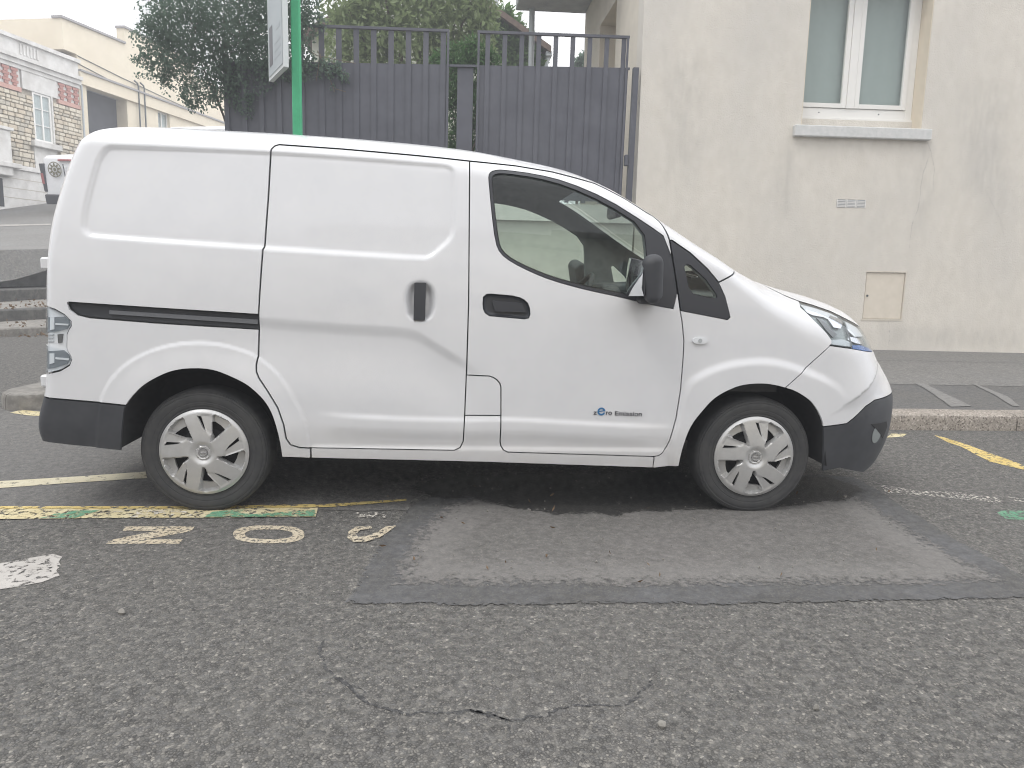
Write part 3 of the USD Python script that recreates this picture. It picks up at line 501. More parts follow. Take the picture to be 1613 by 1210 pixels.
house.part('room', cat_([bB([.4, .9, .0], [15.6, .92, HT - .1])]), M['dark'])
# vent and meter box
vt = house.part('vent', bB([v0[0] + .002, .004, v1[2] + .002], [v1[0] - .002, .02, v0[2] - .002]), M['slab'])
wv = (v1[0] - v0[0]) / 3
for k in range(3):
    a = v0[0] + wv * k
    [house.part('vent_jamb', bB([q_, -.006, v1[2] + .001], [q_ + .010, .003, v0[2] - .001]), M['grille'], vt) for q_ in (a + .004, a + wv - .014)]
    for j in range(5):
        z = v1[2] + .006 + j * (v0[2] - v1[2] - .012) / 5
        house.part('vent_slat', bB([a + .015, -.004, z], [a + wv - .015, .003, z + .011]), M['grille'], vt)
md = house.part('meter_door', bB([m0[0] + .012, .012, m1[2] + .012], [m1[0] - .012, .03, m0[2] - .012], .004), M['meter'])
house.part('meter_frame', cat_([bB([m0[0] - .012, -.004, m0[2] - .008], [m1[0] + .012, .05, m0[2] + .012]), bB([m0[0] - .012, -.006, m1[2] - .014], [m1[0] + .012, .05, m1[2] + .008]), bB([m1[0] - .008, -.004, m1[2] + .0085], [m1[0] + .008, .05, m0[2] - .0085])]), M['stucco2'], md)
house.part('meter_lock', fB(tube([m0[0] + .05, .013, (m0[2] + m1[2]) / 2], [m0[0] + .05, .004, (m0[2] + m1[2]) / 2], .016)), M['pipe'], md)
# hairline cracks and grey rain stains on the front
def wall_crack(px, w, seed):
    p = np.array([tb(*q)[[0, 2]] for q in px]); v, f = ribbon([tuple(q) for q in p], w, seed, .012); v = np.c_[v[:, 0], np.full(len(v), -.0025), v[:, 1]]; m = trimesh.Trimesh(v, f, process=False)
    if m.face_normals[:, 1].mean() > 0: m.invert()
    house.part('wall_crack', fB(m), M['wallcrack'])
M['wallcrack'] = worn_paint('plaster_crack', (0.34, 0.33, 0.31), (0.40, 0.39, 0.37), 40, 0.46, 0.56, 0.95)
wall_crack([(1456, 214), (1466, 240), (1455, 268), (1450, 292), (1446, 330), (1436, 352), (1432, 392)], .006, 71); wall_crack([(1466, 240), (1471, 262), (1470, 300)], .004, 72); wall_crack([(1400, 552), (1401, 520), (1399, 505)], .005, 73); wall_crack([(1552, 300), (1575, 345), (1583, 378)], .003, 74)
M['rain'] = usdkit.material(stage, '/World/Looks/rain_stain', {
    'g': ('geometry', {}), 'mp': ('mapping', {'scale': (1, 1, .22)}), 'n': ('noise_texture', {'scale': 9.0, 'detail': 5.0, 'roughness': 0.65}), 'at': ('attribute', {'attribute': 'edge'}), 'r': ('rgb_ramp', {'ramp': [(0.35, (0, 0, 0)), (0.75, (0.20, 0.20, 0.20))]}), 'mu': ('math', {'math_type': 'multiply'}),
    'd': ('diffuse_bsdf', {'color': (0.27, 0.265, 0.25)}), 't': ('transparent_bsdf', {}), 'm': ('mix_closure', {})}, [('g.position', 'mp.vector'), ('mp.vector', 'n.vector'), ('n.fac', 'r.fac'), ('r.color', 'mu.value1'), ('at.fac', 'mu.value2'), ('mu.value', 'm.fac'), ('t.BSDF', 'm.closure1'), ('d.BSDF', 'm.closure2')], surface='m.closure')
def stain(px, width, dy):
    A, T, e = fadesheet(Polygon([tuple(tb(*q)[[0, 2]]) for q in px]), .05, width); m = trimesh.Trimesh(np.c_[A[:, 0], np.full(len(A), dy), A[:, 1]], T, process=False)
    p_ = house.part('rain_stain', fB(m), M['rain']); set_edge(stage.GetPrimAtPath(p_), e)
stain([(1228, 205), (1262, 222), (1266, 300), (1255, 350), (1215, 345), (1212, 260)], .22, -.004); stain([(1440, 222), (1472, 216), (1480, 300), (1460, 380), (1432, 370), (1436, 300)], .20, -.004); stain([(1500, 120), (1600, 100), (1604, 330), (1560, 360), (1500, 300)], .35, -.004); stain([(1030, 60), (1120, 50), (1130, 200), (1090, 330), (1030, 300)], .35, -.004); stain([(1380, 505), (1613, 515), (1613, 552), (1380, 549)], .14, -.005); stain([(1262, 218), (1450, 221), (1450, 236), (1262, 233)], .10, -.006)
# ------------------------------------------------------------------ boundary wall and fence
zc_l, zc_r = 2.10, 2.135
def zw(x, a, b): return a + (b - a) * (x + 1.8) / 5.4
bw = Thing('boundary_wall', 'low cream masonry wall with pale coping under the dark fence', 'wall', (-1.8, 6.8, 0))
def slab(x0, x1, y0, y1, z0f, z1f):
    V = [[x, y, (z1f if t else z0f)(x)] for x in (x0, x1) for y in (y0, y1) for t in (0, 1)]; return trimesh.convex.convex_hull(np.array(V, float))
bw.part('wall', slab(-1.8, OB[0] - .07, 6.72, 6.98, lambda x: -.1, lambda x: zw(x, 1.855, 1.895)), M['wallcream'])
bw.part('coping', slab(-1.86, OB[0] - .072, 6.66, 7.04, lambda x: zw(x, 1.856, 1.896), lambda x: zw(x, 2.10, 2.135)), M['coping'])
bw.part('wall', bx([-1.8, 6.985, -.1], [-1.55, 20, 1.85]), M['wallcream']); bw.part('coping', bx([-1.86, 7.045, 1.852], [-1.49, 20, 2.1]), M['coping'])
FY = 6.80
def fx(px, py=150): return at(px, py, FY)[0]
ztop = lambda x: zw(x, at(357, 95, FY)[2], at(990, 106.5, FY)[2]); zrail = lambda x: zw(x, at(500, 43, FY)[2] - .03, at(990, 61, FY)[2])
fence = Thing('metal_fence', 'anthracite metal gate and fence of upright sheets with a railing on top', 'fence', (-1.8, FY, 2.1))
zb_ = lambda x: zw(x, 2.13, 2.165)
def sheet_panel(x0, x1, y=FY):
    return slab(x0, x1, y + .012, y + .020, lambda x: zb_(x) + .03, ztop)
edges_L = [fx(q) for q in (357, 385, 412, 440, 476)]
for a, b in zip(edges_L[:-1], edges_L[1:]): fence.part('sheet', sheet_panel(a + .004, b - .004), M['fence'])
for a in edges_L: fence.part('upright', slab(a - .03, a + .03, FY - .02, FY + .011, zb_, lambda x: ztop(x) + .01), M['fence'])
bars1 = [fx(480 + 27.15 * k) for k in range(1, 9)]; bars2 = [fx(767 + 26.6 * k, 130) for k in range(0, 9)]
ed1 = [fx(478)] + bars1 + [fx(706)]; ed2 = [fx(754)] + bars2[1:] + [fx(988)]
for eds in (ed1, ed2):
    for a, b in zip(eds[:-1], eds[1:]): fence.part('sheet', sheet_panel(a + .003, b - .003), M['fence'])
fence.part('sheet', sheet_panel(fx(720), fx(745)), M['fence'])
for x in bars1: fence.part('upright', slab(x - .036, x + .036, FY - .004, FY + .011, zb_, zrail), M['fence'])
for x in bars2: fence.part('upright', slab(x - .031, x + .031, FY - .004, FY + .011, zb_, zrail), M['fence'])
for x in (fx(478), fx(706, 70), fx(754, 70), fx(989, 62)): fence.part('frame_post', slab(x - .015, x + .015, FY - .022, FY - .013, zb_, zrail), M['fence'])
for a, b in ((478, 706), (754, 990)): fence.part('top_rail', slab(fx(a, 50) - .015, fx(b, 60) + .015, FY - .02, FY + .022, lambda x: zrail(x) + .001, lambda x: zrail(x) + .035), M['fence'])
fence.part('cross_rail', slab(fx(706, 100), fx(754, 100), FY - .01, FY + .01, lambda x: ztop(x) - .03, ztop), M['fence'])
fence.part('gate_post', slab(fx(992.5, 200) - .0, fx(992.5, 200) + .075, FY - .03, FY + .05, zb_, lambda x: at(1000, 107, FY)[2]), M['fence'])
fence.part('top_bracket', slab(fx(988, 108), fx(992, 108), FY - .012, FY + .012, lambda x: ztop(x) - .03, ztop), M['fence'])
hz = at(984, 250, FY)[2]; fence.part('hinge', bevbox([fx(983, 250), FY - .05, hz - .10], [fx(989, 250), FY + .02, hz + .05], .01), M['fence'])
# ------------------------------------------------------------------ green sign post
px_, py_ = at(468, 160, 3.0)[0], 3.0
sg = Thing('sign_post', 'green post carrying a tall pale parking sign behind the van', 'sign', (px_ - .02, py_, .14))
lean = lambda z: np.array([px_ - .0, py_, z])
def post(z0, z1, r): return bevbox([px_ - r, py_ - r, z0], [px_ + r, py_ + r, z1], .008)
pw = .5 * (at(475, 150, 3.0)[0] - at(461.5, 150, 3.0)[0])
sg.part('post', post(.13, 4.2, pw), M['poleg']); sg.part('base_plate', bevbox([px_ - .1, py_ - .1, .132], [px_ + .1, py_ + .1, .15], .004), M['poleg'])
# the board runs backwards from the post, its face to the left
hr = at(474, 110, 3.0 - pw - .01)[2]; e = np.array([-.42, .90, 0]); e /= np.linalg.norm(e); nrm = np.array([-e[1], e[0], 0]); o = np.array([px_ + .0, py_ - pw - .012, 0]) + nrm * (.0); up = np.array([0, 0, 1.0])
def board(s0, s1, z0, z1, d0, d1): return frame_map(bx([s0, d0, z0], [s1, d1, z1]), o, e, -nrm * -1, up)
bd = sg.part('board', board(-.03, .56, hr, hr + 1.25, .06, .10), M['signedge'])
sg.part('face', board(.0, .53, hr + .03, hr + 1.22, .101, .104), M['signface'], bd)
sg.part('pictogram', board(.36, .48, hr + .10, hr + .42, .1045, .106), M['ink'], bd)
for k, (a, b, z, h_) in enumerate(((.06, .30, .12, .02), (.06, .28, .18, .02), (.06, .30, .24, .02), (.06, .22, .34, .03), (.08, .40, .62, .03), (.08, .44, .70, .03), (.08, .34, .78, .03), (.10, .30, .98, .10))):
    sg.part('printed_line', board(a, b, hr + z, hr + z + h_, .1045, .1055), P_('sign_print', (0.30, 0.33, 0.35), 0.4) if k == 0 else stage and UsdShade.Material.Get(stage, '/World/Looks/sign_print'), bd)
# ------------------------------------------------------------------ stone house up the hill
P0 = np.array([-15.185, 24.439, 0]); dS = np.array([.249, .969, 0]); dS /= np.linalg.norm(dS); nS = np.array([dS[1], -dS[0], 0])
def fS(m): return frame_map(m, P0, dS, -nS, up)        # (s along the street, depth into the house, height)
def bS(s0, s1, d0, d1, z0, z1, c=None): return fS(bx([s0, d0, z0], [s1, d1, z1]) if c is None else bevbox([s0, d0, z0], [s1, d1, z1], c))
def qS(x0, x1, y, z0, z1): return fS(trimesh.Trimesh([[x0, y, z0], [x1, y, z0], [x1, y, z1], [x0, y, z1]], [[0, 1, 2], [0, 2, 3]], process=False))
stone = Thing('stone_house', 'rubble stone house with red brick frieze and tall white window on the hill', 'house', P0 + [0, 0, 2])
S0, S1 = -9.0, 4.42
stone.part('wall', bS(S0, S1, .10, .5, 0, 9.0), M['mortar'])
stone.part('side_wall', bS(S0, S0 + .4, .501, 9, 0, 9.0), M['mortar']); stone.part('side_wall', bS(S1 - .4, S1, .501, 9, 0, 9.0), M['mortar']); stone.part('back_wall', bS(S0, S1, 9.001, 9.3, 0, 9.0), M['mortar'])
stone.part('roof', bS(S0, S1, .02, 9.3, 9.001, 9.10), M['capping'])
stone.part('parapet', bS(S0, S1, .02, .099, 8.30, 9.0), M['stonewhite'])
stone.part('cornice', cat_([bS(S0, S1 + .05, -.14, .0195, 8.28, 8.42), bS(S0, S1 + .03, -.07, .0195, 8.10, 8.278), bS(S0, S1, -.02, .099, 7.95, 8.098)]), M['stonewhite'])
stone.part('parapet_cap', bS(S0, S1 + .06, -.06, .0195, 8.95, 9.09), M['stonewhite'])
for k in range(6):
    s = 1.55 + .155 * k; stone.part('baluster', bS(s, s + .085, -.015, .0195, 8.48, 8.88, .02), M['stonewhite'])
wl_, wr_, wb2, wt2 = 2.0, 2.86, 5.60, 7.29
stone.part('lintel_panel', bS(1.55, 3.20, .0, .099, 7.30, 7.949), M['stonewhite'])
stone.part('pink_band', bS(S0, 1.50, .0, .099, 7.14, 7.30), M['pinkbrick']); stone.part('pink_band', bS(3.25, S1, .0, .099, 7.14, 7.30), M['pinkbrick'])
brk = []; whi = []
for (a, b) in ((-6, 1.50), (3.25, S1 - .05)):
    whi.append((a, b)); n = int((b - a) / .37)
    for k in range(n):
        c = a + .2 + k * .37
        for j in range(6):
            w_ = (.08, .15)[j % 2]
            if c - w_ > a and c + w_ < b: stone.part('red_brick', bS(c - w_, c + w_, -.01, .0395, 7.31 + .105 * j, 7.405 + .105 * j), M['redbrick'])
for (a, b) in whi: stone.part('frieze', bS(a, b, .04, .099, 7.301, 7.949), M['stonewhite'])
stone.part('plinth', bS(S0, S1, -.05, .099, 0, 4.30), M['stonewhite']); stone.part('plinth_cap', bS(S0, S1 + .02, -.10, .099, 4.301, 4.47), M['stonewhite'])
for z in (3.95, 3.6, 3.25): stone.part('plinth_groove', bS(S0, S1, -.054, -.0505, z, z + .02), M['mortar'])
stone.part('window_apron', bS(1.9, 3.0, -.0, .099, 4.471, 5.28), M['stonewhite']); stone.part('window_sill', bS(1.78, 3.15, -.14, .13, 5.281, 5.50, .02), M['stonewhite'])
wf = stone.part('window', cat_([bS(wl_, wl_ + .07, .03, .095, 5.501, wt2), bS(wr_ - .07, wr_, .03, .095, 5.501, wt2), bS(wl_ + .0701, wr_ - .0701, .03, .095, wt2 - .07, wt2), bS(wl_ + .0701, wr_ - .0701, .03, .095, 5.501, 5.58), bS(2.40, 2.46, .025, .095, 5.581, wt2 - .071)]), M['pvc'])
for (a, b) in ((wl_ + .071, 2.399), (2.461, wr_ - .071)):
    for (z0, z1) in ((5.581, 6.10), (6.13, 6.70), (6.73, wt2 - .071)):
        stone.part('pane', qS(a, b, .060, z0, z1), M['winglass'], wf)
    for z in (6.101, 6.701): stone.part('glazing_bar', bS(a, b, .05, .075, z, z + .028), M['pvc'], wf)
stone.part('net_curtain', bS(wl_ + .07, wr_ - .07, .080, .084, 5.58, wt2 - .07), M['curtain'], wf)
stone.part('window_side', bS(wr_ + .001, wr_ + .07, -.02, .099, 5.501, wt2), M['stonewhite']); stone.part('drainpipe', fS(tube([S1 + .03, -.05, 2], [S1 + .03, -.05, 8.1], .04)), M['zinc'])
stone.part('pedestal', bS(-.6, .62, -.25, -.051, 4.0, 5.6, .03), M['stonewhite']); stone.part('pedestal_cap', bS(-.7, .72, -.3, -.02, 5.601, 5.72, .02), M['stonewhite']); stone.part('pedestal_foot', bS(-.7, .95, -.32, -.101, 4.31, 4.48, .02), M['stonewhite'])
stone.part('cellar_opening', bS(-.9, .30, -.056, -.051, 2.9, 3.9), M['dark'])
rs_ = np.random.default_rng(5); z = 4.475; nst = 0; rest = []
sm_ = [M['stoneA'], M['stoneB'], M['stoneC']]
while z < 7.08:
    h_ = min(rs_.uniform(.11, .20), 7.135 - z); s = -1.6 + rs_.uniform(-.2, 0)
    while s < S1 - .02:
        w_ = rs_.uniform(.17, .42); e_ = min(s + w_, S1)
        a, b = s + .012, e_ - .012
        for (qa, qb, za, zb2) in ((1.9, 3.0, 4.4, 5.5), (1.78, 3.15, 5.27, 5.51), (wl_, wr_ + .07, 5.5, 7.3)):
            if z + h_ > za and z < zb2 and b > qa and a < qb:
                if a < qa - .06: b = min(b, qa - .01)
                elif b > qb + .06: a = max(a, qb + .01)
                else: a = b
        if b - a > .04 and not (z < 5.7 and a < .64):
            if nst < 299: stone.part('stone', bS(a, b, rs_.uniform(-.012, .018), .099, z + .010, z + h_ - .008, .018), sm_[rs_.integers(3)]); nst += 1
            else: rest.append(bS(a, b, rs_.uniform(-.012, .018), .099, z + .010, z + h_ - .008, .018))
        s = e_
    z += h_
if rest: stone.part('small_stones', cat_(rest), M['stoneA'], kind='stuff')
# ------------------------------------------------------------------ cream workshop next to it
shop = Thing('cream_workshop', 'cream rendered workshop with stepped roofline and dark garage opening', 'building', P0 + dS * 10 + [0, 0, 1])
ga, gb, gt = 4.86, 7.28, 8.16
outl = Polygon([(4.43, 0), (4.43, 9.3), (3.75, 9.3), (3.75, 10.46), (7.36, 10.55), (7.36, 11.22), (12.5, 11.26), (12.5, 10.5), (18, 10.5), (18, 0)])
ap = outl.difference(sbox(ga, 0, gb, gt)).difference(sbox(9.42, 7.4, 10.3, 8.2))
def plS(poly, d0, d1): return fS((lambda m: trimesh.Trimesh(np.c_[np.asarray(m.vertices)[:, 0], d0 + np.asarray(m.vertices)[:, 2], np.asarray(m.vertices)[:, 1]], m.faces[:, ::-1], process=False))(trimesh.creation.extrude_polygon(poly, d1 - d0, engine='earcut')))
shop.part('front_wall', plS(ap, .06, .45), M['creamwall'])
shop.part('gable_wall', bS(3.75, 4.1, .451, 9, 9.3, 10.46), M['creamwall']); shop.part('gable_wall', bS(17.7, 18, .451, 9, 0, 10.5), M['creamwall']); shop.part('back_wall', bS(4.5, 18, 9.31, 9.6, 0, 10.4), M['creamwall']); shop.part('roof', bS(4.5, 17.6, .46, 9.3, 9.6, 9.8), M['capping'])
for (a, b, z0, z1) in ((3.70, 7.352, 10.46, 10.55), (7.31, 12.5, 11.22, 11.26)):
    V = [[s, d, (z0 if s == a else z1) + t] for s in (a, b) for d in (.0, .48) for t in (.002, .09)]; shop.part('wall_capping', fS(trimesh.convex.convex_hull(np.array(V))), M['capping'])
shop.part('lintel_beam', bS(4.45, 18, -.04, .0595, 8.17, 8.66), M['creamwall']); shop.part('beam_cap', bS(4.45, 18, -.09, .0595, 8.661, 8.74), M['capping'])
shop.part('garage_door', bS(ga, gb, .60, .65, 0, gt), M['shutter']); shop.part('garage_side', bS(ga - .3, ga - .001, .451, 1.3, 0, gt), M['creamwall']); shop.part('garage_side', bS(gb + .001, gb + .3, .451, 1.3, 0, gt), M['creamwall']); shop.part('garage_ceiling', bS(ga, gb, .451, 1.3, gt + .001, gt + .1), M['zinc'])
wn = shop.part('window', cat_([bS(9.42, 10.3, .20, .25, 7.4, 7.46), bS(9.42, 10.3, .20, .25, 8.12, 8.2), bS(9.42, 9.48, .20, .25, 7.461, 8.119), bS(10.24, 10.3, .20, .25, 7.461, 8.119), bS(9.83, 9.89, .20, .25, 7.461, 8.119)]), M['pvc']); shop.part('pane', qS(9.48, 9.829, .222, 7.461, 8.119), M['winglass'], wn); shop.part('pane', qS(9.891, 10.239, .222, 7.461, 8.119), M['winglass'], wn); shop.part('net_curtain', bS(9.45, 10.27, .27, .275, 7.4, 8.2), M['curtain'], wn)
for s in (7.95, 8.35):
    shop.part('wall_pipe', fS(polytube([[s, -.06, 5], [s, -.06, 8.9], [s - .05, -.06, 9.02], [s - .25, -.05, 9.1]], .035)), M['pipe'])
for (z0, z1) in ((9.25, 8.9), (8.95, 8.45)):
    shop.part('wall_cable', fS(polytube([[4.45, .045, z0], [7, .04, (z0 + z1) / 2 - .03], [13, .04, z1 - .2]], .014, 6)), M['pipe'])
# ------------------------------------------------------------------ gabled house behind the garden
HY = 15.5
gh = Thing('gabled_house', 'pale house with brown tiled gable roof behind the garden trees', 'house', (*at(800, 100, HY)[:2], 1.85))
e0, e1 = at(865.5, 79, HY), at(753, -2, HY); slope = (e1[2] - e0[2]) / (e1[0] - e0[0]); xa = e1[0] - 1.2; za = e1[2] - 1.2 * slope; wx = at(853, 100, HY)[0]; xl = 2 * xa - wx
gw = Polygon([(xl, 1.8), (wx, 1.8), (wx, e0[2] + (wx - e0[0]) * slope - .16), (xa, za - .16), (xl, e0[2] + (wx - e0[0]) * slope - .16)])
gm = trimesh.creation.extrude_polygon(gw, 7, engine='earcut'); v = np.asarray(gm.vertices); gh.part('wall', trimesh.Trimesh(np.c_[v[:, 0], HY + v[:, 2], v[:, 1]], gm.faces[:, ::-1], process=False), M['housewall'])
for s in (1, -1):
    q = [(xa, za), (xa + s * (e0[0] - xa), e0[2])]; V = [[x, y, z + t] for x, z in q for y in (HY - .35, HY + 7.3) for t in (-.15, 0)]; rf = gh.part('roof', trimesh.convex.convex_hull(np.array(V)), M['rooftile'])
gh.part('gutter', bevbox([e0[0] - .12, HY - .3, e0[2] - .22], [e0[0] + .04, HY + 7.2, e0[2] - .10], .02), M['zinc'], rf); gh.part('downpipe', polytube([[e0[0] - .05, HY - .2, e0[2] - .2], [wx + .05, HY - .1, e0[2] - .75], [wx + .05, HY - .1, 1.8]], .045), M['zinc'])
ch = at(771, 4, HY + 2); gh.part('chimney', bevbox([ch[0] - .22, HY + 1.7, ch[2] - 1.5], [ch[0] + .22, HY + 2.3, ch[2] + .25], .02), M['slab'])
# ------------------------------------------------------------------ the white electric van
YC, DM = 0.835, 0.012          # its centre plane and how near its outline the side panels go
_P = np.array([(-.76, .05, .13), (-.78, .20, .14), (-.805, .30, .14), (-.815, .40, .13), (-.808, .47, .13), (-.785, .54, .13), (-.766, .61, .13), (-.748, .80, .13), (-.738, .95, .13), (-.728, 1.15, .13), (-.707, 1.34, .13), (-.668, 1.51, .13), (-.622, 1.66, .13), (-.580, 1.755, .13),
 (-.530, 1.81, .14), (-.45, 1.846, .16), (-.33, 1.860, .18), (-.15, 1.868, .19), (.1, 1.868, .20), (.4, 1.864, .20), (.8, 1.852, .20), (1.2, 1.829, .20), (1.5, 1.786, .19), (1.72, 1.742, .17), (1.93, 1.662, .14), (2.11, 1.562, .125), (2.28, 1.457, .12), (2.48, 1.340, .12), (2.66, 1.252, .16),
 (2.81, 1.205, .22), (2.95, 1.168, .26), (3.11, 1.134, .30), (3.27, 1.094, .36), (3.42, 1.045, .44), (3.54, .98, .52), (3.625, .90, .60), (3.675, .81, .66), (3.705, .74, .70), (3.745, .66, .72), (3.765, .58, .72), (3.77, .48, .72), (3.765, .36, .72), (3.745, .25, .72), (3.71, .15, .72), (3.68, .05, .72)])
_c = np.r_[0, np.cumsum(np.hypot(*np.diff(_P[:, :2], axis=0).T))]
_t = np.linspace(0, _c[-1], 9000)
PR = np.stack([PchipInterpolator(_c, _P[:, k])(_t) for k in range(3)], 1)
_k = np.ones(121) / 121
for k in (0, 1): PR[60:-60, k] = np.convolve(PR[:, k], _k, 'valid')
_tg = np.gradient(PR[:, :2], axis=0); _tg /= np.linalg.norm(_tg, axis=1)[:, None]
PN = np.stack([_tg[:, 1], -_tg[:, 0]], 1) * -1.0                        # outward normal (profile runs rear -> roof -> front)
TREE = cKDTree(PR[:, :2])
I_NOSE = int(np.argmin(np.hypot(PR[:, 0] - 3.60, PR[:, 1] - .93)))
TREE1, TREE2 = cKDTree(PR[:I_NOSE, :2]), cKDTree(PR[I_NOSE:, :2])
_W = PchipInterpolator([.0, .2, .30, .45, .75, 1.0, 1.15, 1.35, 1.55, 1.75, 1.9], [.80, .825, .845, .862, .866, .864, .856, .832, .800, .765, .74])
def pexp(r): return 2.6 - 0.4 * np.clip((r - .2) / .5, 0, 1) + 7 * np.clip(.2 - r, 0, .09)
def w_base(x, z):
    return _W(z) - 0.012 * np.clip((x - 1.2) / 2, 0, 1) ** 2 - 0.010 * np.clip((z - 1.05) / .7, 0, 1) * np.clip((x - 1.1) / .8, 0, 1)
def w_of(x, z, dd=0.0):
    q = np.stack([x, z], -1); d1, i1 = TREE1.query(q); d2, i2 = TREE2.query(q); i2 = i2 + I_NOSE
    r1, r2 = PR[i1, 2], PR[i2, 2]; u1, u2 = np.clip(1 - d1 / r1, 0, 1), np.clip(1 - d2 / r2, 0, 1)
    u = np.clip((u1 ** 5 + u2 ** 5) ** .2, 0, 1 - 1e-5); k = u2 ** 4 / (u1 ** 4 + u2 ** 4 + 1e-9); p = pexp(r1) * (1 - k) + pexp(r2) * k
    return w_base(x, z) * (1 - u ** p) ** (1 / p)
def side_px(pts):
    """photo pixels traced on the near side -> (x, z) on the body"""
    pts = np.asarray(pts, float); r = np.array([ray(*q) for q in pts]); y = np.zeros(len(pts))
    for _ in range(25):
        X = CP + r * ((y - CP[1]) / r[:, 1])[:, None]
        y = 0.5 * y + 0.5 * np.clip(YC - w_of(X[:, 0], X[:, 2]), -0.1, 0.5)
    X = CP + r * ((y - CP[1]) / r[:, 1])[:, None]
    return X[:, [0, 2]]
def pp(pts, rnd=0.0, ext=()):
    P = Polygon(side_px(pts)).buffer(0)
    if rnd: P = P.buffer(-rnd).buffer(2 * rnd).buffer(-rnd)
    return P
def chaikin(p, n=2):
    for _ in range(n):
        q = [p[0]]
        for a, b in zip(p[:-1], p[1:]): q += [(.75 * a[0] + .25 * b[0], .75 * a[1] + .25 * b[1]), (.25 * a[0] + .75 * b[0], .25 * a[1] + .75 * b[1])]
        p = q + [p[-1]]
    return p
def ss(t): t = np.clip(t, 0, 1); return t * t * (3 - 2 * t)

SDp = [(426.3, 239.7), (422.3, 305.8), (416.2, 389.9), (414.4, 393), (407.8, 490.9), (407.3, 521), (406.5, 561.8), (404, 575), (404.6, 585), (408.6, 594.6), (423.6, 616.4), (438.6, 641), (448.2, 668), (452.3, 690), (459, 699.6), (472.7, 704.2), (489, 705), (715.5, 709), (725, 705), (729.7, 695.5), (731.9, 654.6), (734.6, 591.8), (738.1, 480), (739.6, 254.2), (692, 249), (644.5, 244.4), (538.7, 235.2), (439.5, 228.3), (433, 230.4), (428, 235)]
FDp = [(739.6, 254.2), (738.1, 480), (734.9, 591.3), (770, 592.4), (777, 594.5), (783, 598.7), (787.5, 604), (789, 609.6), (789, 654.6), (787.8, 695.5), (789, 703), (793, 708.5), (800, 711.9), (1029.8, 718.7), (1037, 717), (1042.2, 713.8), (1049, 705), (1054.6, 693.9), (1064.5, 659.2), (1072, 614.6), (1076.4, 560), (1077.3, 536), (1074.5, 507.3), (1071.4, 489), (1054.2, 378), (1051.8, 371), (1047.3, 361.8), (1038, 349), (1027, 340), (1017.6, 334.8), (983.5, 313), (937, 289.7), (868.8, 271.1), (813, 261.8)]
BLKp = [(769.6, 280), (771, 273), (777.3, 268.7), (791.3, 267.4), (844, 274.2), (893.6, 286.6), (955.6, 313), (1017.6, 352), (1054, 378), (1071, 488.2), (1030, 481.3), (983.5, 469.5), (918.4, 455.6), (868.8, 441.6), (837.8, 429.2), (806.8, 413.7), (788.2, 399.8), (780.4, 381.2), (774.2, 331.6)]
GLp = [(774.6, 283), (776, 277), (782, 273.6), (795, 272.8), (845, 279.8), (893, 292.8), (954, 320), (1014.5, 358.5), (1020, 406), (1023, 468), (983, 463.2), (918, 449.8), (869, 436), (838, 423.8), (807, 408.8), (791, 395.5), (785, 380), (779, 331)]
QGp = [(1055.8, 377.5), (1087, 399), (1114.5, 424.7), (1132.7, 446.8), (1141.8, 467), (1149.5, 490), (1150, 499), (1146.4, 503), (1138, 502.5), (1073, 489.3)]
QPp = [(1078, 420), (1082, 416.5), (1088, 418), (1112, 440), (1129, 464), (1130, 470), (1122, 470), (1092, 463), (1085, 452)]
RAILp = [(106.6, 476.9), (110, 486.8), (121.5, 495.5), (138.9, 499.7), (240, 507.9), (406.5, 518.5), (407.2, 496.4), (240, 485.8)]
RBp = [(30, 624), (73, 627), (203, 638.5), (212, 640), (212, 660), (203, 690), (196, 709.5), (110, 701.5), (75, 697), (30, 690)]
TLp = [(40, 482), (74, 482.6), (86, 488), (101, 496.5), (110.7, 506.2), (111.3, 512.6), (107.4, 519), (104.2, 526), (103.8, 548), (106, 555), (109.6, 560), (111.7, 566.4), (108.5, 575), (94.5, 583.5), (73, 588.3), (40, 589)]
ARp = [(190, 760), (196, 655), (200, 638), (214, 620), (231, 604), (262, 587.6), (285, 581.5), (311.6, 579.7), (335, 582), (355, 588.6), (386, 603), (402, 615), (417, 630), (427, 646), (433.6, 663), (441.8, 694), (445, 718.8), (447, 760)]
AFp = [(1060, 770), (1068, 733), (1072.4, 710.5), (1082.7, 679.5), (1092, 663), (1105.5, 646.5), (1122, 628), (1142.7, 615.5), (1165, 606.5), (1192.3, 603.7), (1215, 605.5), (1233.6, 610.3), (1249, 615), (1262.5, 622.7), (1274, 631), (1283, 642.3), (1290, 655), (1295.6, 671), (1294, 745), (1294, 775)]
HLp = [(1258.6, 475), (1261.4, 484.5), (1281.8, 503.6), (1300.9, 522.7), (1310, 535), (1311, 540), (1307.7, 544.5), (1341.8, 549.2), (1366, 553.5), (1366, 524), (1352.7, 514.5), (1331, 502.3), (1309, 491.4), (1281.8, 481.8)]
FLp = [(157.8, 633), (163, 620), (175, 597), (190, 580), (209.6, 565.7), (233, 554), (260, 545.2), (288, 540.5), (316.5, 539), (345, 542), (370, 548.4), (390, 555), (406, 562.5), (428, 579), (445, 597), (459, 618), (470.4, 641), (478, 657), (483, 672.5), (488, 700), (489.5, 735), (300, 760), (152, 720)]
FFp = [(1050, 760), (1052, 700), (1064, 640), (1072, 612), (1084, 594), (1100, 584), (1119, 575), (1145, 567), (1174, 562.5), (1200, 561), (1223, 563), (1250, 570), (1275, 579), (1310, 594), (1334, 612), (1350, 640), (1345, 700), (1340, 760)]
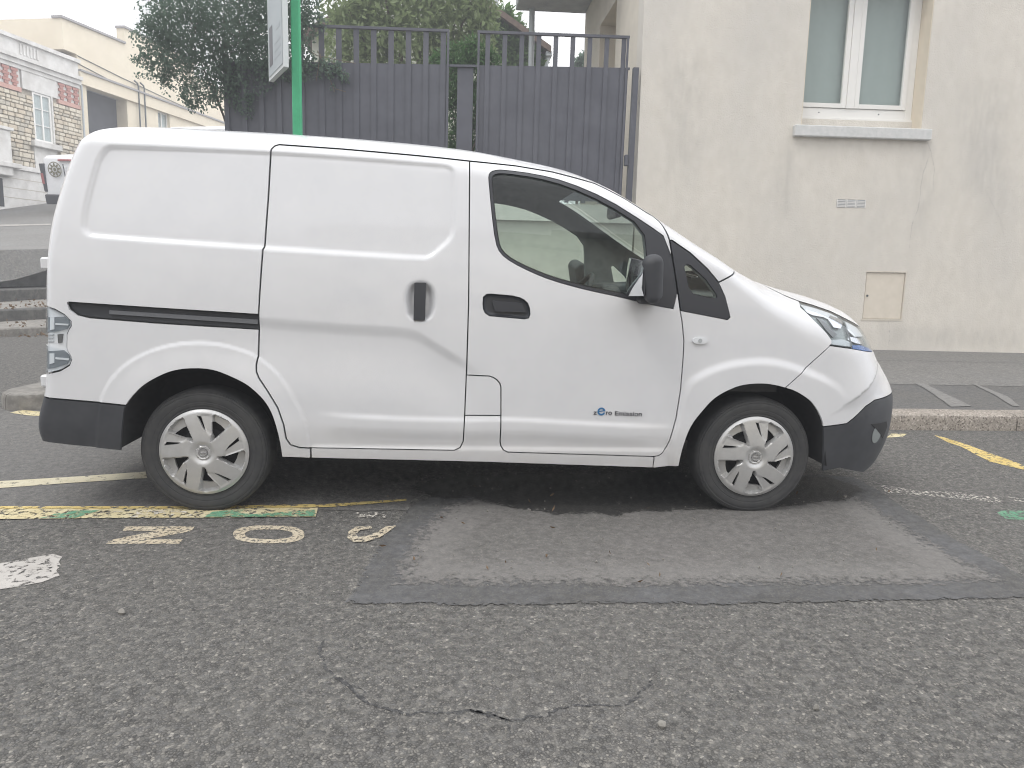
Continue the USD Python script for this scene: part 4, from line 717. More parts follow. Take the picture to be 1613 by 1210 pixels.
RCp = [(163.8, 234), (153, 248.8), (142.6, 285.8), (132, 328), (129.4, 354.6), (131, 362), (136, 369), (145, 373), (412.4, 391.6), (665.6, 407.6), (675, 406), (684, 401), (708, 379.8), (714, 370), (716.4, 356), (717, 275), (714, 266), (706, 261), (697.4, 259.5), (565, 249), (427, 239), (177, 229), (169, 230.5)]
CUPp = [(637, 475), (638.5, 462), (642, 452), (650, 445), (662, 442.5), (674, 445), (682, 452), (686, 462), (687, 475), (685.5, 489), (681, 499), (673, 505.5), (662, 508), (650, 505.5), (642, 499), (638.5, 489)]
HDp = [(761, 478), (761.8, 468), (766.5, 464), (773, 463.5), (806.8, 466.4), (818, 469), (825.4, 472.6), (831, 478), (834, 486), (834.7, 496), (832.5, 501), (826.5, 502.4), (771, 497.4), (764.5, 493), (761.8, 487)]
S_ = Polygon(PR[:, :2] - PN * DM).buffer(0)
bot = [tuple(q) for q in side_px([(75, 697), (110, 701.5), (195, 709.5), (300, 715), (446, 719.5), (490, 721), (760, 727.5), (1030, 736.5), (1068, 733.5), (1200, 742), (1294, 742), (1322.7, 737.5), (1350, 731)])]
bot = [(-1.2, .315), (-.80, .305)] + [b for b in bot if -.76 < b[0] < 3.3] + [(3.42, .172), (3.54, .205), (3.66, .27), (4, .40)]
LOW = Polygon(bot + [(4, 3), (-1.2, 3)])
S = S_.intersection(LOW).buffer(0)
AR, AF = pp(chaikin(ARp)), pp(chaikin(AFp))
SD, FD, BLK, GL, QG, QP = pp(SDp), pp(FDp), pp(chaikin(BLKp + BLKp[:1], 1)), pp(chaikin(GLp + GLp[:1], 1), .006), pp(QGp, .005), pp(QPp, .008)
RAIL, RB, TL, HL = pp(RAILp, .004), pp(RBp), pp(TLp), pp(HLp)
_hs = side_px(HLp)
FLR, FLF, RC, CUP, HD = pp(chaikin(FLp)), pp(chaikin(FFp)), pp(chaikin(RCp + RCp[:1])), pp(chaikin(CUPp + CUPp[:1])), pp(HDp, .006)
c_top = side_px([(300, 490), (408.6, 499), (516.4, 507.3), (598, 512.7), (639, 515.5), (661, 522.3), (685.5, 537.3), (712.8, 553.7), (737.3, 568.6), (751, 577)])
l_cr = side_px([(505.5, 649), (731.9, 658.7), (791.8, 658), (948, 665.4), (1032, 669)])
ctF, lcF = PchipInterpolator(c_top[:, 0], c_top[:, 1]), PchipInterpolator(np.sort(l_cr[:, 0]), l_cr[:, 1])
def inside_d(poly, pts):
    d = shapely.distance(poly.exterior, pts); return np.where(shapely.contains(poly, pts), d, -d)
for g_ in (FLR, FLF, RC, CUP, HD): shapely.prepare(g_)
def relief(x, z):
    pts = shapely.points(np.stack([x, z], -1)); h = np.zeros(len(x))
    d = inside_d(FLR, pts); h += .008 * ss((d + .003) / .008) + .009 * ss((d - .01) / .12)
    d = inside_d(FLF, pts); h += .016 * ss(d / .045) * (1 - ss((x - 2.98) / .26))
    d = inside_d(RC, pts); h -= .013 * ss((d + .006) / .020)
    d = inside_d(CUP, pts); h -= .030 * ss((d + .004) / .035)
    d = inside_d(HD, pts); h -= .012 * ss((d + .001) / .010)
    zc = ctF(np.clip(x, c_top[0, 0], c_top[-1, 0])); fade = ss((x - .0) / .2) * ss((1.36 - x) / .22)
    h -= .014 * fade * ss((zc - z) / .058) * (1 - ss((zc - z - .10) / .28))
    zl = lcF(np.clip(x, l_cr[0, 0], l_cr[-1, 0])); fade = ss((x - .50) / .25) * ss((2.38 - x) / .35)
    h += fade * (.009 * ss((zl + .006 - z) / .026) - .012 * ss((zl - .06 - z) / .07))
    h += .010 * ss((.345 - z) / .02) * ss((x - .45) / .1) * ss((2.3 - x) / .1) * ss((z - .16) / .05)
    return h
def ysurf(x, z, dep=0.0, rel=True):
    return YC - w_of(x, z) - (relief(x, z) if rel else 0) + dep
def panel(poly, step=.0105, flange=.014, dep=0.0, rel=True, inset=0.003):
    """a curved sheet-metal panel: outline poly in (x, z), edges folded inwards"""
    poly = poly.intersection(S).buffer(-inset) if inset else poly.intersection(S)
    V, F, k = [], [], 0
    for g in getattr(poly, 'geoms', [poly]):
        if g.is_empty or g.area < 2e-5: continue
        g = g.simplify(.0004)
        rings = [np.array(r.segmentize(step * .75).coords)[:-1] for r in [g.exterior, *g.interiors]]
        x0, z0, x1, z1 = g.bounds
        gx, gz = np.meshgrid(np.arange(x0, x1, step), np.arange(z0, z1, step * .87)); gx[::2] += step / 2
        P = np.stack([gx.ravel(), gz.ravel()], 1)
        sel = PR[::14]; nn = PN[::14]
        ring = np.vstack([sel[:, :2] - nn * (DM + a) for a in (.006, .013, .022, .034, .05, .07)])
        P = P[TREE.query(P)[0] > DM + .075] if len(P) else P
        P = np.vstack([P, ring])
        core = g.buffer(-step * .42)
        P = P[shapely.contains_xy(core, P[:, 0], P[:, 1])] if not core.is_empty else P[:0]
        A = np.vstack(rings + [P]); nb = sum(map(len, rings))
        T = Delaunay(A).simplices; cen = A[T].mean(1)
        e = A[T]; ar = (e[:, 1, 0] - e[:, 0, 0]) * (e[:, 2, 1] - e[:, 0, 1]) - (e[:, 1, 1] - e[:, 0, 1]) * (e[:, 2, 0] - e[:, 0, 0])
        ok = shapely.contains_xy(g, cen[:, 0], cen[:, 1]) & (abs(ar) > 1e-9)
        T, ar = T[ok], ar[ok]; T = np.where((ar < 0)[:, None], T[:, ::-1], T)      # counter-clockwise in (x, z) faces -y
        y = ysurf(A[:, 0], A[:, 1], dep, rel)
        V.append(np.c_[A[:, 0], y, A[:, 1]]); F.append(T + k); k0 = k; k += len(A)
        if flange:
            s = 0
            for r in rings:
                n = len(r); ids = k0 + s + np.arange(n); top = V[-1][s:s + n] if False else np.c_[A[s:s + n, 0], y[s:s + n], A[s:s + n, 1]]
                V.append(top); V.append(top + [0, flange, 0]); i = np.arange(n); j = (i + 1) % n
                F.append(np.vstack([np.c_[k + i, k + n + i, k + j], np.c_[k + j, k + n + i, k + n + j]])); k += 2 * n; s += n
    if not V: return np.zeros((0, 3)), np.zeros((0, 3), int)
    return np.vstack(V), np.vstack(F)
def normals(v, f):
    n = np.zeros_like(v); c = np.cross(v[f[:, 1]] - v[f[:, 0]], v[f[:, 2]] - v[f[:, 0]])
    for k in range(3): np.add.at(n, f[:, k], c)
    return n / np.maximum(np.linalg.norm(n, axis=1, keepdims=True), 1e-12)
def far(m):
    v, f = m[0].copy(), m[1]; v[:, 1] = 2 * YC - v[:, 1]; return v, f[:, ::-1]
def joinm(*ms):
    V, F, k = [], [], 0
    for v, f in ms: V.append(v); F.append(f + k); k += len(v)
    return np.vstack(V), np.vstack(F)
def strip(i0, i1, dd=0.0, step=40, cols=9):
    """the middle band of the body between the two sides, along the profile from sample i0 to i1"""
    ii = np.unique(np.r_[np.arange(i0, i1, step), i1]); p, n, r = PR[ii, :2], PN[ii], PR[ii, 2]; q = pexp(r)
    edge = p - n * DM; we = w_of(edge[:, 0], edge[:, 1]); W = w_base(edge[:, 0], edge[:, 1]); V = []
    for u in np.linspace(-1, 1, cols):
        w = we * abs(u); d = r * (1 - (1 - np.clip(w / W, 0, 1) ** q) ** (1 / q)) + dd; c = p - n * d[:, None]
        V.append(np.c_[c[:, 0], YC + np.sign(u) * w, c[:, 1]])
    V = np.stack(V, 1); m, c = len(ii), cols; idx = np.arange(m * c).reshape(m, c)
    a, b, d_, e = idx[:-1, :-1].ravel(), idx[1:, :-1].ravel(), idx[1:, 1:].ravel(), idx[:-1, 1:].ravel()
    return V.reshape(-1, 3), np.vstack([np.c_[a, b, d_], np.c_[a, d_, e]])
def band(i0, i1, d1):
    """region of the side between profile samples i0..i1 nearer than d1 to the outline"""
    a = PR[i0:i1:20]; n = PN[i0:i1:20]; return Polygon(np.vstack([a[:, :2] + n * .02, (a[:, :2] - n * d1)[::-1]])).buffer(0)
def pidx(x=None, z=None, lo=0, hi=9000):
    c = PR[lo:hi]; return lo + int(np.argmin(abs(c[:, 0] - x) if x is not None else abs(c[:, 1] - z)))
top_i = int(np.argmax(PR[:, 1]))
i_ws0, i_ws1, i_cowl = pidx(x=1.86, lo=top_i), pidx(x=2.70, lo=top_i), pidx(x=2.80, lo=top_i)
i_hood1 = pidx(x=3.56, lo=top_i, hi=pidx(z=.6, lo=pidx(x=3.56, lo=top_i))); i_lip = pidx(z=.60, lo=i_hood1)
i_rd0, i_rd1, i_rb = pidx(z=.63, hi=top_i), pidx(z=1.70, hi=top_i), pidx(z=.62, hi=top_i)
WS, COWL, RD = band(i_ws0, i_ws1, .026), band(i_ws1, i_cowl, .03), band(i_rd0, i_rd1, .035)
# outlines that divide the front
hood_line = [tuple(q) for q in side_px([(1206, 451), (1221.8, 458.6), (1235.5, 465.5), (1258.6, 474.6), (1281.8, 481.4), (1309, 491), (1331, 501.8), (1352.7, 514), (1366, 523.5)])]
HOOD = Polygon(hood_line + [(3.66, .93), (3.9, 1.3), (2.9, 1.5), (2.80, 1.25)]).buffer(0)
gap_line = side_px([(1307.7, 544.5), (1234, 611)])
fb_top = [tuple(q) for q in side_px([(1307.7, 544.5), (1341.8, 549.2), (1366, 553.5)])]
HLx = Polygon(hood_line[3:] + [(3.66, .91), (3.70, .80)] + fb_top[::-1] + [tuple(q) for q in side_px(HLp[1:7])][::-1]).buffer(0)
blk_line = [tuple(q) for q in side_px([(1295.6, 671.4), (1333.6, 667.3), (1344.5, 659), (1363.6, 640), (1377.3, 630.5), (1398, 624)])]
FBall = Polygon(fb_top + [(3.70, .80), (4, .8), (4, 0), tuple(side_px([(1293, 760)])[0]), (blk_line[0][0] - .05, blk_line[0][1]), (gap_line[1][0] - .02, gap_line[1][1] - .02), tuple(gap_line[1])]).buffer(0)
FBlow = Polygon([(blk_line[0][0] - .06, blk_line[0][1])] + blk_line + [(3.74, .60), (4, .60), (4, 0), tuple(side_px([(1293, 760)])[0])]).buffer(0)
pil = side_px([(1144.9, 416.5), (1131.8, 445.5)])
FEND = Polygon([tuple(pil[1]), tuple(pil[0] + (pil[0] - pil[1]) * 1.5), (4, 1.6), (4, .0), (2.2, 0), tuple(side_px([(1027, 740)])[0]), tuple(side_px([(1029.8, 718.7)])[0])] + [tuple(q) for q in side_px([(1037, 717), (1049, 705), (1064.5, 659.2), (1076.4, 560), (1077.3, 536), (1071.4, 489), (1146.4, 503.6), (1150, 500), (1141.8, 467.3)])]).buffer(0)
sillb = side_px([(490, 700), (491, 730), (1027.5, 740), (1029.8, 716)])
SILL = Polygon([tuple(sillb[0]), tuple(sillb[1]), tuple(sillb[2]), tuple(sillb[3]), tuple(side_px([(792, 650)])[0]), tuple(side_px([(728, 650)])[0])]).buffer(0).union(Polygon(side_px([(731, 585), (731, 712), (795, 716), (792, 585)]))).difference(SD).difference(FD)
FLAP = SILL.intersection(Polygon(side_px([(725, 560), (800, 560), (800, 654.6), (725, 654.6)])))
SILL = SILL.difference(FLAP)
FUT = FBall.union(HLx).union(HOOD)
FEND = FEND.difference(FUT).difference(sbox(gap_line[1][0] + .004, -1, 5, gap_line[1][1] - .004)).difference(SD).difference(FD)
REST = SD.union(FD).union(QG).union(RAIL).union(RB).union(TL).union(SILL).union(FLAP).union(WS).union(COWL).union(RD).union(FUT).union(FEND)
ARCH = AR.union(AF)
BODY = S.difference(REST.buffer(.0025)).difference(ARCH).difference(sbox(-2, -1, -.30, .50))
def sub(a, *bs):
    for b in bs: a = a.difference(b)
    return a
van = Thing('parked_van', 'white electric panel van parked side-on along the kerb, zero emission lettering on its front door', 'van', (1.36, YC, 0))
def vp(name, m, mat, parent=None, label=None, smooth=None, kind=None):
    if not len(m[1]): print('EMPTY', name); return None
    return van.part(name, (m[0], m[1], normals(*m)), mat, parent, label=label, kind=kind)
bp = panel(BODY)
body = vp('body', joinm(bp, far(bp), strip(i_rd1, i_ws0)), M['paint'])
fp = panel(sub(FEND, ARCH)); vp('front_fender', fp, M['paint']); vp('front_fender', far(fp), M['paint'])
hp = panel(HOOD); vp('hood', joinm(hp, far(hp), strip(i_cowl, i_hood1)), M['paint'])
cp = panel(COWL, inset=.001); vp('windscreen_cowl', joinm(cp, far(cp), strip(i_ws1, i_cowl)), M['blackplastic'])
wp = panel(WS, inset=.001, flange=0); vp('windscreen', joinm(wp, far(wp), strip(i_ws0, i_ws1)), M['cabglass'])
rp = panel(RD); rs = strip(i_rd0, i_rd1, cols=9)
half = rs[0][rs[1]].mean(1)[:, 1] < YC
vp('rear_door', joinm(rp, (rs[0], rs[1][half])), M['paint']); vp('rear_door', joinm(far(rp), (rs[0], rs[1][~half])), M['paint'])
rb = panel(sub(RB, AR)); vp('rear_bumper', joinm(rb, far(rb), strip(pidx(z=.30, hi=top_i), i_rb)), M['blackplastic'])
fu = panel(sub(FBall, FBlow, HLx, HOOD, ARCH)); fbm = vp('front_bumper', joinm(fu, far(fu), strip(i_hood1, i_lip)), M['paint'], label='white upper front bumper')
fl = panel(sub(FBlow, AF)); vp('lower_front_bumper', joinm(fl, far(fl), strip(i_lip, pidx(z=.24, lo=i_lip))), M['blackplastic'])
sp = panel(sub(SILL, ARCH)); vp('sill', sp, M['paint']); vp('sill', far(sp), M['paint'])
fl_ = panel(FLAP, inset=.003); vp('flap', fl_, M['paint'])
# doors
sd = panel(sub(SD, AR)); sdp = vp('sliding_door', sd, M['paint']); vp('sliding_door', far(sd), M['paint'])
fd = panel(sub(FD, BLK.buffer(-.001), HD)); fdp = vp('front_door', fd, M['paint']); fdp2 = vp('front_door', far(fd), M['paint'])
bk = panel(sub(BLK.intersection(FD), GL), inset=.001, dep=.003, flange=.02); gl = panel(GL.buffer(.004), inset=0, dep=.014, flange=0, rel=False)
for par, fn in ((fdp, lambda m: m), (fdp2, far)):
    vp('window_frame', fn(bk), M['trim'], par); vp('window_glass', fn(gl), M['cabglass'], par)
q = panel(sub(QG, QP), inset=.001, dep=.002, flange=.02); qg = panel(QP.buffer(.004), inset=0, dep=.010, flange=0, rel=False)
for fn in (lambda m: m, far):
    qf = vp('quarter_window', fn(q), M['trim']); vp('quarter_glass', fn(qg), M['cabglass'], qf)
def cyl_panel(poly, dep): return panel(poly, step=.008, inset=0, dep=dep, flange=.01)
h1 = cyl_panel(HD.buffer(-.001), .004); hd = vp('door_handle', h1, M['trim'], fdp)
hin = pp([(775, 474), (823, 478), (828, 492), (780, 491)], .004)
vp('handle_grip', panel(hin, step=.008, inset=0, dep=-.010, flange=.012), M['trim'], fdp)
bar = pp([(652.8, 445.5), (671.2, 445.5), (669.4, 504.5), (651.4, 504.5)], .003)
m_ = panel(bar, step=.008, inset=0, dep=-.006, flange=.03, rel=False); vp('sliding_door_handle', m_, M['trim'], sdp)
# sliding rail: dark channel with a rail lip in it
rl = panel(RAIL, inset=.0, dep=.022, flange=0, rel=False); rr = vp('door_rail', rl, M['blackplastic'])
rl2 = pp([(170, 489), (405, 504), (405, 511), (170, 495)], .002); vp('rail_lip', panel(rl2, inset=0, dep=.012, flange=.01, rel=False), P_('grey_rail', (0.13, 0.135, 0.145), 0.4), rr)
# rear lamps
def tl_piece(pts, mat, dep, name, rnd=.001, fl=.01):
    return vp(name, panel(pp(pts, rnd).intersection(TL), step=.008, inset=0, dep=dep, flange=fl, rel=False), mat, tail)
tb = panel(TL, step=.010, inset=.003, dep=.012, flange=.02, rel=False); tail = vp('tail_lamp', tb, M['lampwhite'])
tl_piece([(50, 500), (100, 499), (108, 505), (109, 512), (104, 519), (90, 522.5), (50, 524)], M['lampdark'], .008, 'reflector')
tl_piece([(50, 553), (99, 552), (107, 559), (109, 567), (104, 574), (85, 580), (50, 584)], M['lampdark'], .008, 'reflector')
tl_piece([(78, 500), (84.5, 500), (84.5, 519), (78, 520)], M['lampwhite'], .004, 'bulb_holder')
tl_piece([(77, 557), (84.5, 557), (84.5, 572), (77, 574)], M['lampwhite'], .004, 'bulb_holder')
tl_piece([(86, 509), (107, 510.5), (106, 513), (86, 512)], M['lampwhite'], .005, 'lamp_rib')
tl_piece([(86, 563), (108, 565), (107, 568), (86, 566)], M['lampwhite'], .005, 'lamp_rib')
tl_piece([(89, 527), (98, 526), (96, 540), (90, 541)], M['darkchrome'], .008, 'lamp_recess')
for k in range(3): tl_piece([(74, 527 + 5 * k), (83, 526.5 + 5 * k), (83, 528.5 + 5 * k), (74, 529 + 5 * k)], M['lampgrey'], .007, 'lamp_rib', .0005)
lens1 = pp([(50, 482.6), (74, 482.8), (86, 488), (101, 496.5), (110.5, 506.2), (111, 512.6), (106, 519), (92, 524), (50, 525)], .003)
lens2 = pp([(50, 541), (74, 542), (86, 547), (101, 551), (109.5, 560), (111.5, 566.4), (108.3, 574.5), (94.5, 583), (73, 588), (50, 588)], .003)
for L in (lens1, lens2):
    vp('lamp_lens', panel(L.intersection(TL), step=.01, inset=.002, dep=-.008, flange=.016, rel=False), M['lens'], tail)
tb2 = vp('tail_lamp', far(tb), M['lampwhite'])
# head lamps
hb = panel(HLx, step=.012, inset=.002, dep=.03, flange=.03, rel=False); head = vp('head_lamp', hb, M['headgrey'])
def hl_piece(pts, mat, dep, name, rnd=.0):
    return vp(name, panel(pp(pts, rnd).intersection(HLx), step=.008, inset=0, dep=dep, flange=.012, rel=False), mat, head)
hl_piece([(1262, 480), (1283, 485), (1310, 494), (1322, 500), (1316, 508), (1300, 500), (1283, 497), (1274, 493)], M['lampwhite'], .016, 'reflector')
hl_piece([(1310, 497), (1330, 505), (1326, 518), (1315, 516), (1306, 503)], M['chrome'], .012, 'reflector')
hl_piece([(1334, 507), (1352, 517), (1361, 530), (1348, 531), (1338, 522)], M['lampwhite'], .012, 'reflector')
hl_piece([(1340, 531), (1360, 534), (1364, 544), (1350, 541), (1338, 536)], M['chrome'], .014, 'reflector')
hl_piece([(1310, 537), (1330, 535), (1344, 540), (1344, 547), (1312, 543)], M['lampgrey'], .016, 'reflector')
hl_piece([(1344, 545), (1356, 544), (1375, 552), (1374, 556), (1344, 550)], M['lampblue'], .006, 'blue_strip')
hl_piece([(1290, 502), (1300, 506), (1322, 528), (1316, 533), (1304, 520)], M['darkchrome'], .02, 'reflector')
vp('lamp_lens', panel(HLx, step=.012, inset=.002, dep=.0, flange=.02, rel=False), M['lens'], head)
head2 = vp('head_lamp', far(hb), M['darkchrome']); vp('lamp_lens', far(panel(HLx, step=.02, inset=.002, flange=0, rel=False)), M['lens'], head2)
# repeater lamp, fog lamp recess, hinges, badge
rc = side_px([(1102, 536.5)])[0]
def ell(c, a, b, n=28): t = np.arange(n) / n * 2 * np.pi; return Polygon(np.c_[c[0] + a * np.cos(t), c[1] + b * np.sin(t)])
rp_ = vp('side_repeater', panel(ell(rc, .038, .0175), step=.006, inset=0, dep=-.008, flange=.008, rel=False), M['lampwhite'])
vp('repeater_bulb', panel(ell(rc, .010, .010), step=.004, inset=0, dep=-.011, flange=.008, rel=False), M['lampgrey'], rp_)
fc = side_px([(1381, 684)])[0]
fg = vp('fog_lamp', panel(ell(fc, .040, .050), step=.008, inset=0, dep=-.003, flange=.012), M['headgrey'])
vp('fog_lamp_recess', panel(Polygon(side_px([(1372, 668), (1396, 664), (1397, 672), (1390, 690), (1380, 676)])), step=.008, inset=0, dep=-.004, flange=.012), M['under'])
for (py0, py1) in ((405, 425), (592, 611)):
    for s in (0, 1):
        z1, z0 = at(68, py0, .03)[2], at(68, py1, .03)[2]; xx = at(75, py0, .03)[0]
        b_ = bevbox([xx - .045, .045, z0], [xx + .03, .10, z1], .008)
        if s: b_.vertices = b_.vertices * [1, -1, 1] + [0, 2 * YC, 0]; b_.invert()
        van.part('door_hinge', b_, M['paint'])
def badge(txt, px0, py0, height, mat, name, bold=True, dy=.003):
    t = meshkit.text_mesh(txt, height, .0012, bold); v = np.asarray(t.vertices); o = side_px([(px0, py0)])[0]; e = side_px([(1013, 653.5)])[0] - side_px([(934, 651)])[0]; e /= np.linalg.norm(e)
    x = o[0] + v[:, 0] * e[0] * 1.18; z = o[1] + v[:, 0] * e[1] * 1.18 + v[:, 1]
    return (np.c_[x, ysurf(x, z) - .0012 - v[:, 2], z], np.asarray(t.faces)), x.max()
b1, xe = badge('z', 934.2, 653.0, .0205, M['ink'], 'z'); b2, xe2 = badge('ro', 953.6, 653.2, .0205, M['ink'], 'ro'); b3, _ = badge('Emission', 967.5, 654.2, .0205, M['ink'], 'Em')
van.part('lettering', joinm(b1, b2, b3), M['ink'], fdp)
ec = side_px([(947.2, 648.2)])[0]; ring = ell(ec, .0200, .0200).difference(ell(ec, .0118, .0118)).difference(Polygon([(ec[0] + .004, ec[1] - .001), (ec[0] + .03, ec[1] + .004), (ec[0] + .03, ec[1] - .007), (ec[0] + .004, ec[1] - .005)])).union(Polygon([(ec[0] - .013, ec[1] - .002), (ec[0] - .012, ec[1] + .002), (ec[0] + .012, ec[1] + .006), (ec[0] + .014, ec[1] + .002)]))
van.part('round_badge', panel(ring, step=.004, inset=0, dep=-.0025, flange=.002), M['blue'], fdp)
# door mirror
a_in, a_out, b_out = at(989, 430, -.035), at(1022, 430, -.24), at(1050, 436, -.22)
hx0, hx1 = a_out[0], b_out[0]; zt, zb = at(1035, 399, -.2)[2], at(1040, 479, -.2)[2]
def hullpts(specs):
    ps = []
    for c, r in specs:
        s = trimesh.creation.icosphere(2, r); ps.append(s.vertices + np.asarray(c))
    return trimesh.convex.convex_hull(np.vstack(ps))
hx0 += .0; mh = hullpts([((hx0 + .030, -.215, zt - .045), .04), ((hx0 + .035, -.215, zb + .035), .035), ((hx1 - .065, -.205, zt - .055), .05), ((hx1 - .05, -.205, zb + .045), .04),
              ((hx0 + .05, -.075, zt - .06), .03), ((hx0 + .05, -.075, zb + .035), .03), ((hx1 - .04, -.08, zb + .05), .03), ((hx1 - .06, -.08, zt - .08), .03)])
mir = van.part('door_mirror', mh, M['blackplastic'], fdp, smooth=50)
gv, gu = np.meshgrid(np.linspace(0, 1, 9), np.linspace(0, 1, 9)); gy = -.045 - .18 * gu; gzz = zb + .035 + (zt - zb - .075) * gv + .03 * (1 - gu) * (gv - .3); gxx = a_in[0] + .0 + (hx0 - .014 - a_in[0]) * gu - .018 * (1 - (2 * gu - 1) ** 2) - .010 * (1 - (2 * gv - 1) ** 2)
GV = np.stack([gxx, gy, gzz], -1).reshape(-1, 3); ii_ = np.arange(81).reshape(9, 9); GA, GB, GC, GD = ii_[:-1, :-1].ravel(), ii_[1:, :-1].ravel(), ii_[1:, 1:].ravel(), ii_[:-1, 1:].ravel(); GF = np.vstack([np.c_[GA, GB, GC], np.c_[GA, GC, GD]])
if normals(GV, GF)[40][0] > 0: GF = GF[:, ::-1]
van.part('mirror_glass', (GV, GF, normals(GV, GF)), M['mirror'], mir)
bk_ = trimesh.convex.convex_hull(np.vstack([GV + [.006, 0, 0], [[hx0 + .05, -.05, zt - .06], [hx0 + .05, -.05, zb + .04]]])); van.part('mirror_backing', bk_, M['blackplastic'], mir)
van.part('mirror_arm', hullpts([((hx1 - .05, -.12, zb + .012), .018), ((hx1 - .0, -.015, zb + .012), .022), ((hx1 - .06, -.015, zb + .012), .022), ((hx1 - .07, -.12, zb + .012), .018)]), M['blackplastic'], mir, smooth=50)
mh2 = mh.copy(); mh2.vertices = mh2.vertices * [1, -1, 1] + [0, 2 * YC, 0]; mh2.invert(); van.part('door_mirror', mh2, M['blackplastic'], fdp2, smooth=50)
# lining: dark shell inside the panels with the window holes
inner = sub(S, GL.buffer(-.003), QP.buffer(-.002), band(i_ws0, i_cowl, .028), AR.buffer(.03), AF.buffer(.03), LOW.boundary.buffer(.02))
inner = inner.intersection(sbox(-2, .28, 3.2, 3)); ip = panel(inner, step=.03, inset=0, dep=.048, flange=-.040, rel=False)
lin = joinm(ip, far(ip), strip(i_rd0, i_ws0, dd=.05, step=90))
van.part('cab_lining', (lin[0], lin[1], normals(*lin)), M['cabgrey'])
flp = sbox(-.42, .06, 3.22, 2 * YC - .06)
for hx in (0, 2.725):
    for s in (.0, 2 * YC - .33): flp = flp.difference(sbox(hx - .42, s - .1, hx + .42, s + .38))
van.part('underbody', extrude_xy(flp, .29, .34), M['under'])
wallm = frame_map(trimesh.creation.extrude_polygon(Polygon([(.09, .32), (2 * YC - .09, .32), (2 * YC - .09, 1.2), (2 * YC - .17, 1.62), (2 * YC - .30, 1.75), (.30, 1.75), (.17, 1.62), (.09, 1.2)]), .03, engine='earcut'), (1.02, 0, 0), (0, 1, 0), (0, 0, 1), (1, 0, 0)); van.part('bulkhead', wallm, M['cabgrey'])
for (hx, A) in ((0, AR), (2.725, AF)):
    for s in (0, 1):
        p = A.buffer(.012); ring = np.array(p.exterior.segmentize(.05).coords)[:-1]; n = len(ring); y0, y1 = -.012, .40
        v = np.vstack([np.c_[ring[:, 0], np.full(n, y0), ring[:, 1]], np.c_[ring[:, 0], np.full(n, y1), ring[:, 1]], [[hx, y1, .36]]]); i = np.arange(n); j = (i + 1) % n
        f = np.vstack([np.c_[i, n + i, j], np.c_[j, n + i, n + j], np.c_[n + i, np.full(n, 2 * n), n + j]]); keep = v[f][:, :, 2].min(1) > np.where(v[f][:, :, 0].mean(1) < hx, .31, .25); f = f[keep]
        if s: v = v * [1, -1, 1] + [0, 2 * YC, 0]
        van.part('wheel_arch_liner', (v, f), M['under'])
# cab
dp = Polygon([(2.14, .62), (2.10, .92), (2.16, 1.03), (2.26, 1.085), (2.42, 1.10), (2.80, 1.115), (2.86, 1.06), (2.86, .62)])
dm = trimesh.creation.extrude_polygon(dp, 2 * YC - .2, engine='earcut'); dsh = van.part('dashboard', frame_map(dm, (0, .10, 0), (1, 0, 0), (0, 0, 1), (0, 1, 0)), M['dash'])
van.part('centre_console', hullpts([((2.08, YC - .02, 1.06), .05), ((2.16, YC + .12, 1.08), .05), ((2.12, YC - .06, .75), .06), ((2.14, YC + .14, .75), .06)]), M['dash'], dsh, smooth=50)
van.part('instrument_hood', hullpts([((2.14, YC + .26, 1.10), .035), ((2.14, YC + .56, 1.10), .035), ((2.34, YC + .30, 1.10), .05), ((2.34, YC + .52, 1.10), .05)]), M['dash'], dsh, smooth=50)
tor = trimesh.creation.torus(.185, .017, 32, 10); R_ = trimesh.transformations.rotation_matrix(math.radians(-58), [0, 1, 0]); tor.apply_transform(R_); tor.apply_translation([1.98, YC + .40, 1.03])
sw = van.part('steering_wheel', tor, M['dash'], smooth=True)
van.part('steering_hub', hullpts([((2.0, YC + .40, 1.02), .055), ((2.12, YC + .40, .96), .06)]), M['dash'], sw, smooth=True)
van.part('wheel_spoke', cat_([tube((2.0, YC + .40, 1.02), (1.98, YC + .40 + s * .18, 1.03), .016) for s in (-1, 1)] + [tube((2.0, YC + .40, 1.02), (2.06, YC + .40, .87), .016)]), M['dash'], sw)
for yy in (.42, 1.25):
    st = van.part('seat', hullpts([((1.25, yy - .2, .62), .07), ((1.25, yy + .2, .62), .07), ((1.72, yy - .2, .60), .08), ((1.72, yy + .2, .60), .08)]), M['fabric'], smooth=50)
    van.part('backrest', hullpts([((1.26, yy - .18, .70), .07), ((1.26, yy + .18, .70), .07), ((1.14, yy - .15, 1.17), .06), ((1.14, yy + .15, 1.17), .06)]), M['fabric'], st, smooth=50)
    van.part('head_rest', hullpts([((1.12, yy - .08, 1.30), .05), ((1.12, yy + .08, 1.30), .05), ((1.11, yy - .07, 1.40), .045), ((1.11, yy + .07, 1.40), .045)]), M['fabric'], st, smooth=50)
rm = at(968, 338, .5)
van.part('interior_mirror', hullpts([(rm + [0, -.10, 0], .022), (rm + [0, .10, 0], .022), (rm + [0, -.09, .03], .022), (rm + [0, .09, .03], .022)]), M['trim'], smooth=50)
